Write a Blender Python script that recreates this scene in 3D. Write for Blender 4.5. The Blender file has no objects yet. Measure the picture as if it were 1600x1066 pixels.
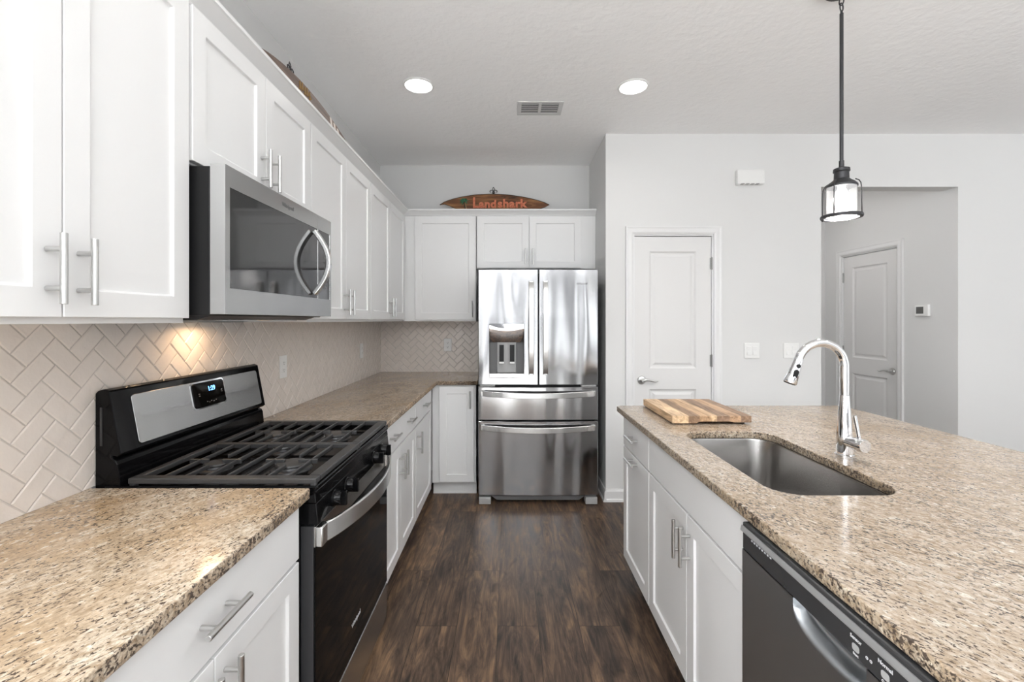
import bpy, bmesh, math, random
from mathutils import Vector, Matrix, Euler
random.seed(7)
S = bpy.context.scene
COL = S.collection
R = math.radians

# ------------------------------------------------------------------ camera, world, exposure
cam_d = bpy.data.cameras.new('camera')
cam = bpy.data.objects.new('camera', cam_d); COL.objects.link(cam)
cam.location = (0, 0, 1.39); cam.rotation_euler = (R(90), 0, 0)
cam_d.sensor_width = 36; cam_d.lens = 700 / 1600 * 36
cam_d.shift_x = (800 - 795.3) / 1600; cam_d.shift_y = -(533 - 501) / 1600
cam_d.clip_start = 0.02; cam_d.clip_end = 100
S.camera = cam

W = bpy.data.worlds.new('sky'); S.world = W; W.use_nodes = True
bg = W.node_tree.nodes['Background']
bg.inputs[0].default_value = (0.93, 0.97, 1.0, 1); bg.inputs[1].default_value = 3.2
S.view_settings.view_transform = 'Standard'; S.view_settings.look = 'None'
S.view_settings.gamma = 1; S.view_settings.use_curve_mapping = False
S.view_settings.exposure = 0.08
try:
    S.cycles.max_bounces = 10; S.cycles.diffuse_bounces = 6; S.cycles.glossy_bounces = 4
    S.cycles.transmission_bounces = 6; S.cycles.transparent_max_bounces = 8
    S.cycles.sample_clamp_indirect = 6; S.cycles.caustics_reflective = False; S.cycles.caustics_refractive = False
    S.cycles.use_denoising = True
except Exception:
    pass

ROOM = dict(xl=-1.196, xr=6.2, yb=-5.2, yf=3.45, yback=4.16, xa=0.745, zc=2.83)

def area_light(name, loc, rot, sx, sy, power, color=(1, 1, 1), shape='RECTANGLE', portal=False, spread=None):
    d = bpy.data.lights.new(name, 'AREA'); d.shape = shape; d.size = sx
    if shape in ('RECTANGLE', 'ELLIPSE'): d.size_y = sy
    d.energy = power; d.color = color
    if spread: d.spread = R(spread)
    if portal: d.cycles.is_portal = True
    o = bpy.data.objects.new(name, d); o.location = loc; o.rotation_euler = rot; COL.objects.link(o)
    return o

# daylight lamps stand in these unseen openings (rear wall, right wall, and the far left end of a dining nook added to light the island fronts)
REAR = [(-2.9, -1.7, 0.05, 2.25), (-0.15, 0.75, 0.05, 2.25), (1.45, 2.35, 0.05, 2.25), (3.6, 5.4, 0.8, 2.25)]
RIGHT = [(-3.6, -1.6, 0.6, 2.35), (-0.6, 1.4, 0.6, 2.35)]
LEFT = [(-4.4, -2.9, 0.3, 2.35), (-2.7, -1.2, 0.3, 2.35)]
XD = -4.2; YD = -0.75                      # added dining nook: left end wall and where it opens
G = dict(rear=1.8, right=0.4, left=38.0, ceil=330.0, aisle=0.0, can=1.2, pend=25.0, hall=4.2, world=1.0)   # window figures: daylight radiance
def wpow(g, sx, sy): return G[g] * sx * sy * math.pi
DAY = (0.955, 0.98, 1.0)
for (a, b_, c, d_) in REAR:
    area_light('daylight_fill', ((a + b_) / 2, ROOM['yb'] - 0.02, (c + d_) / 2), (R(90), 0, 0), b_ - a, d_ - c, wpow('rear', b_ - a, d_ - c), DAY)
for (a, b_, c, d_) in RIGHT:
    area_light('daylight_fill', (ROOM['xr'] + 0.02, (a + b_) / 2, (c + d_) / 2), (R(90), 0, R(90)), b_ - a, d_ - c, wpow('right', b_ - a, d_ - c), DAY)
for (a, b_, c, d_) in LEFT:
    area_light('daylight_fill', (XD - 0.02, (a + b_) / 2, (c + d_) / 2), (R(90), 0, R(-90)), b_ - a, d_ - c, wpow('left', b_ - a, d_ - c), DAY)  # strong fill lamps in the added nook's windows
bg.inputs[1].default_value = G['world']
CANS = [(-0.553, 2.74), (0.764, 2.755), (-0.553, 1.0), (0.764, 1.0), (-0.553, -0.9), (0.764, -0.9), (2.6, -0.9), (2.6, 1.0)]  # first two are visible; the others are added fill lamps out of view
CAN_POWER = G['can']
# added fill light aimed up at the ceiling behind the camera
if G['ceil'] > 0: area_light('ceiling_fill', (-0.6, -2.5, 1.4), (R(180), 0, 0), 6.0, 3.2, G['ceil'], DAY)


# ------------------------------------------------------------------ materials
def nodes(m):
    nt = m.node_tree
    return nt, nt.nodes, nt.links, nt.nodes['Principled BSDF']

def mat(name, col, rough=0.5, metal=0.0, spec=0.5, coat=0, bump=None, aniso=0, emis=None, es=0, trans=0, ior=1.5):
    m = bpy.data.materials.new(name); m.use_nodes = True
    nt, N, L, p = nodes(m)
    p.inputs['Base Color'].default_value = (*col, 1); p.inputs['Roughness'].default_value = rough
    p.inputs['Metallic'].default_value = metal; p.inputs['Specular IOR Level'].default_value = spec
    p.inputs['Coat Weight'].default_value = coat; p.inputs['Coat Roughness'].default_value = 0.05
    p.inputs['Transmission Weight'].default_value = trans; p.inputs['IOR'].default_value = ior
    if emis: p.inputs['Emission Color'].default_value = (*emis, 1); p.inputs['Emission Strength'].default_value = es
    if bump:
        sc, st, dist = bump
        t = N.new('ShaderNodeTexCoord'); n = N.new('ShaderNodeTexNoise'); b = N.new('ShaderNodeBump')
        n.inputs['Scale'].default_value = sc; n.inputs['Detail'].default_value = 4
        b.inputs['Strength'].default_value = st; b.inputs['Distance'].default_value = dist
        L.new(t.outputs['Object'], n.inputs['Vector']); L.new(n.outputs['Fac'], b.inputs['Height']); L.new(b.outputs['Normal'], p.inputs['Normal'])
    if aniso:
        p.inputs['Anisotropic'].default_value = aniso
        t = N.new('ShaderNodeTangent'); t.direction_type = 'RADIAL'; t.axis = 'Z'
        L.new(t.outputs['Tangent'], p.inputs['Tangent'])
    return m

def ramp(N, pts, interp='LINEAR'):
    r = N.new('ShaderNodeValToRGB'); r.color_ramp.interpolation = interp
    e = r.color_ramp.elements
    while len(e) < len(pts): e.new(0.5)
    for el, (p, c) in zip(e, pts):
        el.position = p; el.color = (*c, 1) if len(c) == 3 else c
    return r

def brushed(name, col, rough, wav=0.0, horiz=True, aniso=0.7):
    """brushed stainless: fine brushing lines plus a slow waviness of the sheet"""
    m = bpy.data.materials.new(name); m.use_nodes = True
    nt, N, L, p = nodes(m)
    p.inputs['Base Color'].default_value = (*col, 1); p.inputs['Metallic'].default_value = 1
    p.inputs['Roughness'].default_value = rough; p.inputs['Anisotropic'].default_value = aniso
    tg = N.new('ShaderNodeTangent'); tg.direction_type = 'RADIAL'; tg.axis = 'Z'; L.new(tg.outputs['Tangent'], p.inputs['Tangent'])
    t = N.new('ShaderNodeTexCoord'); mp = N.new('ShaderNodeMapping'); mp.inputs['Scale'].default_value = (3, 3, 400)
    L.new(t.outputs['Object'], mp.inputs['Vector'])
    n = N.new('ShaderNodeTexNoise'); n.inputs['Scale'].default_value = 1.5; n.inputs['Detail'].default_value = 2
    L.new(mp.outputs['Vector'], n.inputs['Vector'])
    b = N.new('ShaderNodeBump'); b.inputs['Strength'].default_value = 0.04; b.inputs['Distance'].default_value = 0.0005
    L.new(n.outputs['Fac'], b.inputs['Height'])
    if wav:
        m2 = N.new('ShaderNodeMapping'); m2.inputs['Scale'].default_value = (4.6, 4.6, 0.55)
        L.new(t.outputs['Object'], m2.inputs['Vector'])
        n2 = N.new('ShaderNodeTexNoise'); n2.inputs['Scale'].default_value = 1; n2.inputs['Detail'].default_value = 0.8; n2.inputs['Distortion'].default_value = 0.2
        L.new(m2.outputs['Vector'], n2.inputs['Vector'])
        b2 = N.new('ShaderNodeBump'); b2.inputs['Strength'].default_value = 1; b2.inputs['Distance'].default_value = wav
        L.new(n2.outputs['Fac'], b2.inputs['Height']); L.new(b.outputs['Normal'], b2.inputs['Normal'])
        L.new(b2.outputs['Normal'], p.inputs['Normal'])
    else:
        L.new(b.outputs['Normal'], p.inputs['Normal'])
    return m

def granite(name, angle, tint=(1, 1, 1), warm=0.5, seed=0.0, edge=False):
    m = bpy.data.materials.new(name); m.use_nodes = True
    nt, N, L, p = nodes(m)
    p.inputs['Roughness'].default_value = 0.45 if edge else 0.14; p.inputs['Specular IOR Level'].default_value = 0.5
    t = N.new('ShaderNodeTexCoord')
    rot = N.new('ShaderNodeMapping'); rot.inputs['Rotation'].default_value = (0, 0, angle); rot.inputs['Location'].default_value = (seed, seed * 2, 0)
    L.new(t.outputs['Object'], rot.inputs['Vector'])
    def stretched(sx, sy, detail, rough=0.6, dist=0.4, loc=0.0):
        mp = N.new('ShaderNodeMapping'); mp.inputs['Scale'].default_value = (sx, sy, sy * 0.8); mp.inputs['Location'].default_value = (loc, loc * 1.7, loc)
        n = N.new('ShaderNodeTexNoise'); n.inputs['Scale'].default_value = 1; n.inputs['Detail'].default_value = detail
        n.inputs['Roughness'].default_value = rough; n.inputs['Distortion'].default_value = dist
        L.new(rot.outputs['Vector'], mp.inputs['Vector']); L.new(mp.outputs['Vector'], n.inputs['Vector'])
        return n
    big = stretched(2.4, 4.2, 3, 0.5, 0.6, 3)
    mid = stretched(50, 88, 4, 0.65, 0.8, 5)
    fine = stretched(170, 300, 3, 0.6, 0.3, 9)
    fleck = stretched(105, 190, 3.5, 0.62, 0.5, 13)
    mask = stretched(7, 12, 3, 0.6, 0.5, 21)
    r0 = ramp(N, [(0.36, (0.70, 0.60, 0.49)), (0.50, (0.64, 0.51, 0.38)), (0.64, (0.55, 0.39, 0.24))])
    if warm < 0.5:
        r0 = ramp(N, [(0.36, (0.66, 0.56, 0.47)), (0.52, (0.60, 0.49, 0.39)), (0.68, (0.52, 0.40, 0.29))])
    L.new(big.outputs['Fac'], r0.inputs['Fac'])
    def mixc(fac, a, b_col, blend='MIX'):
        x = N.new('ShaderNodeMix'); x.data_type = 'RGBA'; x.blend_type = blend
        L.new(fac, x.inputs['Factor']); L.new(a, x.inputs['A'])
        if isinstance(b_col, tuple): x.inputs['B'].default_value = (*b_col, 1)
        else: L.new(b_col, x.inputs['B'])
        return x.outputs['Result']
    r1 = ramp(N, [(0.46, (0, 0, 0)), (0.66, (1, 1, 1))]); L.new(mid.outputs['Fac'], r1.inputs['Fac'])
    c = mixc(r1.outputs['Color'], r0.outputs['Color'], (0.36, 0.26, 0.17))
    r1b = ramp(N, [(0.30, (1, 1, 1)), (0.43, (0, 0, 0))]); L.new(mid.outputs['Fac'], r1b.inputs['Fac'])
    c = mixc(r1b.outputs['Color'], c, (0.84, 0.79, 0.70))
    r3 = ramp(N, [(0.42, (0, 0, 0)), (0.72, (0.55, 0.55, 0.55))]); L.new(fine.outputs['Fac'], r3.inputs['Fac'])
    c = mixc(r3.outputs['Color'], c, (0.30, 0.24, 0.18))
    add = N.new('ShaderNodeMath'); add.operation = 'MULTIPLY_ADD'; add.inputs[1].default_value = 0.30
    L.new(mask.outputs['Fac'], add.inputs[0]); L.new(fleck.outputs['Fac'], add.inputs[2])
    r2 = ramp(N, [(0.715, (0, 0, 0)), (0.76, (1, 1, 1))] if not edge else [(0.655, (0, 0, 0)), (0.72, (1, 1, 1))])
    L.new(add.outputs[0], r2.inputs['Fac'])
    c = mixc(r2.outputs['Color'], c, (0.085, 0.062, 0.05))
    tn = N.new('ShaderNodeMix'); tn.data_type = 'RGBA'; tn.blend_type = 'MULTIPLY'; tn.inputs['Factor'].default_value = 1
    L.new(c, tn.inputs['A']); tn.inputs['B'].default_value = (*tint, 1)
    L.new(tn.outputs['Result'], p.inputs['Base Color'])
    if edge:
        nb_ = N.new('ShaderNodeTexNoise'); nb_.inputs['Scale'].default_value = 85; nb_.inputs['Detail'].default_value = 5
        L.new(t.outputs['Object'], nb_.inputs['Vector'])
        bp_ = N.new('ShaderNodeBump'); bp_.inputs['Strength'].default_value = 0.9; bp_.inputs['Distance'].default_value = 0.006
        L.new(nb_.outputs['Fac'], bp_.inputs['Height']); L.new(bp_.outputs['Normal'], p.inputs['Normal'])
    return m

def plank_floor():
    m = bpy.data.materials.new('dark_plank_floor'); m.use_nodes = True
    nt, N, L, p = nodes(m); p.inputs['Specular IOR Level'].default_value = 0.3
    t = N.new('ShaderNodeTexCoord'); sep = N.new('ShaderNodeSeparateXYZ'); L.new(t.outputs['Object'], sep.inputs[0])
    cmb = N.new('ShaderNodeCombineXYZ')
    ax = N.new('ShaderNodeMath'); ax.operation = 'ADD'; ax.inputs[1].default_value = 0.052 + 0.1855 * 40
    ay = N.new('ShaderNodeMath'); ay.operation = 'ADD'; ay.inputs[1].default_value = 24.35
    L.new(sep.outputs['X'], ax.inputs[0]); L.new(sep.outputs['Y'], ay.inputs[0])
    L.new(ay.outputs[0], cmb.inputs['X']); L.new(ax.outputs[0], cmb.inputs['Y'])
    br = N.new('ShaderNodeTexBrick'); br.offset = 0.37; br.offset_frequency = 2; br.squash = 1
    br.inputs['Scale'].default_value = 1; br.inputs['Brick Width'].default_value = 1.22; br.inputs['Row Height'].default_value = 0.1855
    br.inputs['Mortar Size'].default_value = 0.0011; br.inputs['Mortar Smooth'].default_value = 0.1
    br.inputs['Color1'].default_value = (0, 0, 0, 1); br.inputs['Color2'].default_value = (1, 1, 1, 1); br.inputs['Mortar'].default_value = (0.5, 0.5, 0.5, 1)
    L.new(cmb.outputs[0], br.inputs['Vector'])
    off = N.new('ShaderNodeVectorMath'); off.operation = 'MULTIPLY_ADD'; off.inputs[1].default_value = (13, 29, 7)
    L.new(br.outputs['Color'], off.inputs[0]); L.new(t.outputs['Object'], off.inputs[2])
    def nz(scale, detail, dist, rough=0.6):
        mp = N.new('ShaderNodeMapping'); mp.inputs['Scale'].default_value = scale
        n = N.new('ShaderNodeTexNoise'); n.inputs['Scale'].default_value = 1; n.inputs['Detail'].default_value = detail; n.inputs['Distortion'].default_value = dist
        n.inputs['Roughness'].default_value = rough
        L.new(off.outputs[0], mp.inputs['Vector']); L.new(mp.outputs['Vector'], n.inputs['Vector'])
        return n
    grain = nz((16, 2.0, 1), 7, 2.8, 0.66)
    patch = nz((6.0, 1.9, 1), 4, 1.8)
    fine = nz((170, 7, 1), 3, 0.4)
    knot = nz((12, 5, 1), 2, 0.8)
    r = ramp(N, [(0.37, (0.024, 0.017, 0.014)), (0.44, (0.056, 0.038, 0.029)), (0.51, (0.100, 0.066, 0.046)), (0.58, (0.165, 0.105, 0.066)), (0.66, (0.27, 0.170, 0.100))])
    ad = N.new('ShaderNodeMath'); ad.operation = 'MULTIPLY_ADD'; ad.inputs[1].default_value = 0.62
    sb = N.new('ShaderNodeMath'); sb.operation = 'MULTIPLY'; sb.inputs[1].default_value = 0.40
    L.new(patch.outputs['Fac'], sb.inputs[0]); L.new(grain.outputs['Fac'], ad.inputs[0]); L.new(sb.outputs[0], ad.inputs[2])
    a2 = N.new('ShaderNodeMath'); a2.operation = 'MULTIPLY_ADD'; a2.inputs[1].default_value = 0.07
    L.new(br.outputs['Color'], a2.inputs[0]); L.new(ad.outputs[0], a2.inputs[2])
    a3 = N.new('ShaderNodeMath'); a3.operation = 'SUBTRACT'; a3.inputs[1].default_value = 0.03; L.new(a2.outputs[0], a3.inputs[0])
    L.new(a3.outputs[0], r.inputs['Fac'])
    def mul(a, fac_out, lo, hi, p0, p1):
        rr = ramp(N, [(p0, lo), (p1, hi)]); L.new(fac_out, rr.inputs['Fac'])
        x = N.new('ShaderNodeMix'); x.data_type = 'RGBA'; x.blend_type = 'MULTIPLY'; x.inputs['Factor'].default_value = 1
        L.new(a, x.inputs['A']); L.new(rr.outputs['Color'], x.inputs['B']); return x.outputs['Result']
    c = mul(r.outputs['Color'], fine.outputs['Fac'], (0.80, 0.80, 0.82), (1.12, 1.10, 1.08), 0.35, 0.65)
    c = mul(c, knot.outputs['Fac'], (0.35, 0.33, 0.32), (1, 1, 1), 0.27, 0.36)
    mo = N.new('ShaderNodeMix'); mo.data_type = 'RGBA'; L.new(br.outputs['Fac'], mo.inputs['Factor']); L.new(c, mo.inputs['A']); mo.inputs['B'].default_value = (0.014, 0.01, 0.008, 1)
    L.new(mo.outputs['Result'], p.inputs['Base Color'])
    rr = ramp(N, [(0.3, (0.30, 0.30, 0.30)), (0.7, (0.42, 0.42, 0.42))]); L.new(grain.outputs['Fac'], rr.inputs['Fac']); L.new(rr.outputs['Color'], p.inputs['Roughness'])
    b = N.new('ShaderNodeBump'); b.inputs['Strength'].default_value = 0.25; b.inputs['Distance'].default_value = 0.001
    L.new(fine.outputs['Fac'], b.inputs['Height']); L.new(b.outputs['Normal'], p.inputs['Normal'])
    return m

def board_wood():
    """strips of acacia glued side by side (strips run along Y)"""
    m = bpy.data.materials.new('acacia_board'); m.use_nodes = True
    nt, N, L, p = nodes(m); p.inputs['Roughness'].default_value = 0.5
    t = N.new('ShaderNodeTexCoord'); sep = N.new('ShaderNodeSeparateXYZ'); L.new(t.outputs['Object'], sep.inputs[0])
    k = N.new('ShaderNodeMapRange'); k.inputs['From Min'].default_value = -0.181; k.inputs['From Max'].default_value = 0.181
    L.new(sep.outputs['X'], k.inputs['Value'])
    st = ramp(N, [(0.0, (0.60, 0.43, 0.27)), (0.20, (0.25, 0.16, 0.10)), (0.34, (0.44, 0.29, 0.17)), (0.49, (0.60, 0.43, 0.27)), (0.56, (0.26, 0.17, 0.115)), (0.72, (0.40, 0.26, 0.16)), (0.86, (0.28, 0.185, 0.125))], 'CONSTANT')
    L.new(k.outputs[0], st.inputs['Fac'])
    mp = N.new('ShaderNodeMapping'); mp.inputs['Scale'].default_value = (40, 4, 40); L.new(t.outputs['Object'], mp.inputs['Vector'])
    n = N.new('ShaderNodeTexNoise'); n.inputs['Scale'].default_value = 1; n.inputs['Detail'].default_value = 5; n.inputs['Distortion'].default_value = 1.5
    L.new(mp.outputs['Vector'], n.inputs['Vector'])
    rr = ramp(N, [(0.3, (0.55, 0.5, 0.45)), (0.65, (1.35, 1.35, 1.35))]); L.new(n.outputs['Fac'], rr.inputs['Fac'])
    x = N.new('ShaderNodeMix'); x.data_type = 'RGBA'; x.blend_type = 'MULTIPLY'; x.inputs['Factor'].default_value = 1
    L.new(st.outputs['Color'], x.inputs['A']); L.new(rr.outputs['Color'], x.inputs['B']); L.new(x.outputs['Result'], p.inputs['Base Color'])
    return m

def painted_wood(name, pts, sc=(3, 3, 30)):
    m = bpy.data.materials.new(name); m.use_nodes = True
    nt, N, L, p = nodes(m); p.inputs['Roughness'].default_value = 0.5
    t = N.new('ShaderNodeTexCoord'); mp = N.new('ShaderNodeMapping'); mp.inputs['Scale'].default_value = sc; L.new(t.outputs['Object'], mp.inputs['Vector'])
    n = N.new('ShaderNodeTexNoise'); n.inputs['Scale'].default_value = 1; n.inputs['Detail'].default_value = 4; n.inputs['Distortion'].default_value = 1
    L.new(mp.outputs['Vector'], n.inputs['Vector'])
    rr = ramp(N, pts); L.new(n.outputs['Fac'], rr.inputs['Fac']); L.new(rr.outputs['Color'], p.inputs['Base Color'])
    return m

M = {}
M['wall'] = mat('wall_paint', (0.70, 0.70, 0.695), 0.7, bump=(220, 0.15, 0.001))
M['ceil'] = mat('ceiling_texture', (0.93, 0.93, 0.93), 0.9, bump=(26, 0.55, 0.006))
M['trim'] = mat('trim_gloss_white', (0.74, 0.74, 0.74), 0.35)
M['cab'] = mat('cabinet_white', (0.80, 0.80, 0.80), 0.33)
M['door'] = mat('door_white', (0.71, 0.705, 0.70), 0.4)
M['nickel'] = mat('satin_nickel', (0.62, 0.62, 0.61), 0.28, 1)
M['chrome'] = mat('chrome', (0.78, 0.78, 0.79), 0.06, 1)
M['hinge'] = mat('hinge_steel', (0.35, 0.35, 0.34), 0.4, 1)
M['fridge'] = brushed('fridge_stainless', (0.43, 0.43, 0.435), 0.15, wav=0.034, aniso=0.35)
M['steel'] = brushed('stainless', (0.50, 0.50, 0.495), 0.24, wav=0.004, aniso=0.7)
M['steel_h'] = brushed('handle_stainless', (0.76, 0.76, 0.755), 0.24, aniso=0.3)
M['sink'] = mat('sink_steel', (0.31, 0.30, 0.29), 0.27, 1)
M['blk'] = mat('gloss_black', (0.004, 0.004, 0.0045), 0.09, spec=0.18)
M['blkglass'] = mat('black_glass', (0.004, 0.004, 0.004), 0.03, spec=0.1)
M['microglass'] = mat('micro_glass', (0.022, 0.022, 0.023), 0.05, spec=0.8, ior=1.65)
M['blkmatte'] = mat('matte_black', (0.009, 0.009, 0.0095), 0.40, spec=0.25)
M['iron'] = mat('cast_iron', (0.042, 0.042, 0.043), 0.36, bump=(300, 0.3, 0.001))
M['dkgrey'] = mat('dark_grey_metal', (0.05, 0.05, 0.053), 0.40, 0.3)
M['dwsteel'] = brushed('slate_stainless', (0.40, 0.42, 0.44), 0.38, aniso=0.5)
M['dwpanel'] = mat('slate_panel', (0.035, 0.036, 0.038), 0.25)
M['dwtop'] = mat('slate_bevel', (0.38, 0.38, 0.38), 0.35, 0.5)
M['grey'] = mat('grey_plastic', (0.36, 0.36, 0.36), 0.4)
M['midgrey'] = mat('recess_grey', (0.13, 0.13, 0.13), 0.35)
M['white'] = mat('white_plastic', (0.80, 0.80, 0.79), 0.35)
M['print'] = mat('white_print', (0.6, 0.6, 0.62), 0.5)
M['printdk'] = mat('grey_print', (0.20, 0.20, 0.20), 0.5)
M['blue'] = mat('clock_blue', (0.02, 0.1, 0.5), 0.5, emis=(0.15, 0.45, 1.0), es=4)
M['lens'] = mat('lamp_lens', (1, 1, 1), 0.5, emis=(1.0, 0.98, 0.95), es=9)
M['bulb'] = mat('bulb_glow', (1, 1, 1), 0.5, emis=(1.0, 0.98, 0.95), es=22)
M['ulamp'] = mat('warm_lens', (1, 0.9, 0.7), 0.5, emis=(1.0, 0.75, 0.45), es=6)
M['glass'] = mat('glow_haze_glass', (1, 1, 1), 0.15, trans=0.82, ior=1.1)  # part white, so the bulb's glow hazes the clear shade
M['bronze'] = mat('pendant_metal', (0.045, 0.045, 0.048), 0.45, 0.6)
M['vent'] = mat('vent_white', (0.66, 0.66, 0.66), 0.45)
M['ventdk'] = mat('duct_shade', (0.06, 0.06, 0.06), 0.8)
M['tile'] = mat('glazed_tile', (0.76, 0.70, 0.65), 0.10, bump=(16, 0.7, 0.008))
M['grout'] = mat('grout', (0.56, 0.525, 0.49), 0.85)
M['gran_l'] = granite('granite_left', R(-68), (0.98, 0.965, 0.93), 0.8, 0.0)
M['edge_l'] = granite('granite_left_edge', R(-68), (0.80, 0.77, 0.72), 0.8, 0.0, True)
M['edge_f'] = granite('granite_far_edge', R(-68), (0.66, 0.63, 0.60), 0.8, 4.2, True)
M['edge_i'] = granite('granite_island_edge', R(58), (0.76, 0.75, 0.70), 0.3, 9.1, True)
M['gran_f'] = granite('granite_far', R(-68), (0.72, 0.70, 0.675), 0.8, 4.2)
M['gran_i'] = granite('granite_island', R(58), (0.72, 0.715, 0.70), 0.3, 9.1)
M['floor'] = plank_floor()
M['reflector'] = mat('pale_reflector', (0.66, 0.65, 0.63), 0.95)
M['rear_dark'] = mat('rear_wall_darkened', (0.30, 0.30, 0.31), 0.8)  # rear wall darkened to give the refrigerator's reflections contrast
M['baffle'] = mat('baffle_grey', (0.10, 0.10, 0.105), 0.9)
M['board'] = board_wood()
M['sign'] = painted_wood('sign_brown', [(0.3, (0.055, 0.022, 0.010)), (0.5, (0.20, 0.075, 0.025)), (0.7, (0.35, 0.17, 0.06))], (4, 4, 28))
M['signedge'] = mat('sign_edge', (0.07, 0.045, 0.03), 0.5)
M['coral'] = painted_wood('coral_paint', [(0.3, (0.55, 0.12, 0.06)), (0.7, (0.75, 0.27, 0.14))], (60, 60, 60))
M['green'] = mat('palm_green', (0.03, 0.14, 0.06), 0.5)
M['trunk'] = mat('palm_trunk', (0.05, 0.025, 0.012), 0.5)
M['sand'] = mat('trunk_highlight', (0.60, 0.42, 0.22), 0.5)
M['sign2'] = painted_wood('sign_greybrown', [(0.3, (0.10, 0.065, 0.05)), (0.7, (0.24, 0.16, 0.125))], (6, 3, 30))
M['gold'] = mat('gold_paint', (0.30, 0.18, 0.06), 0.5)
M['cream'] = mat('cream_paint', (0.75, 0.66, 0.60), 0.5)
M['lcd'] = mat('lcd_grey', (0.12, 0.12, 0.115), 0.3)

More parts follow.
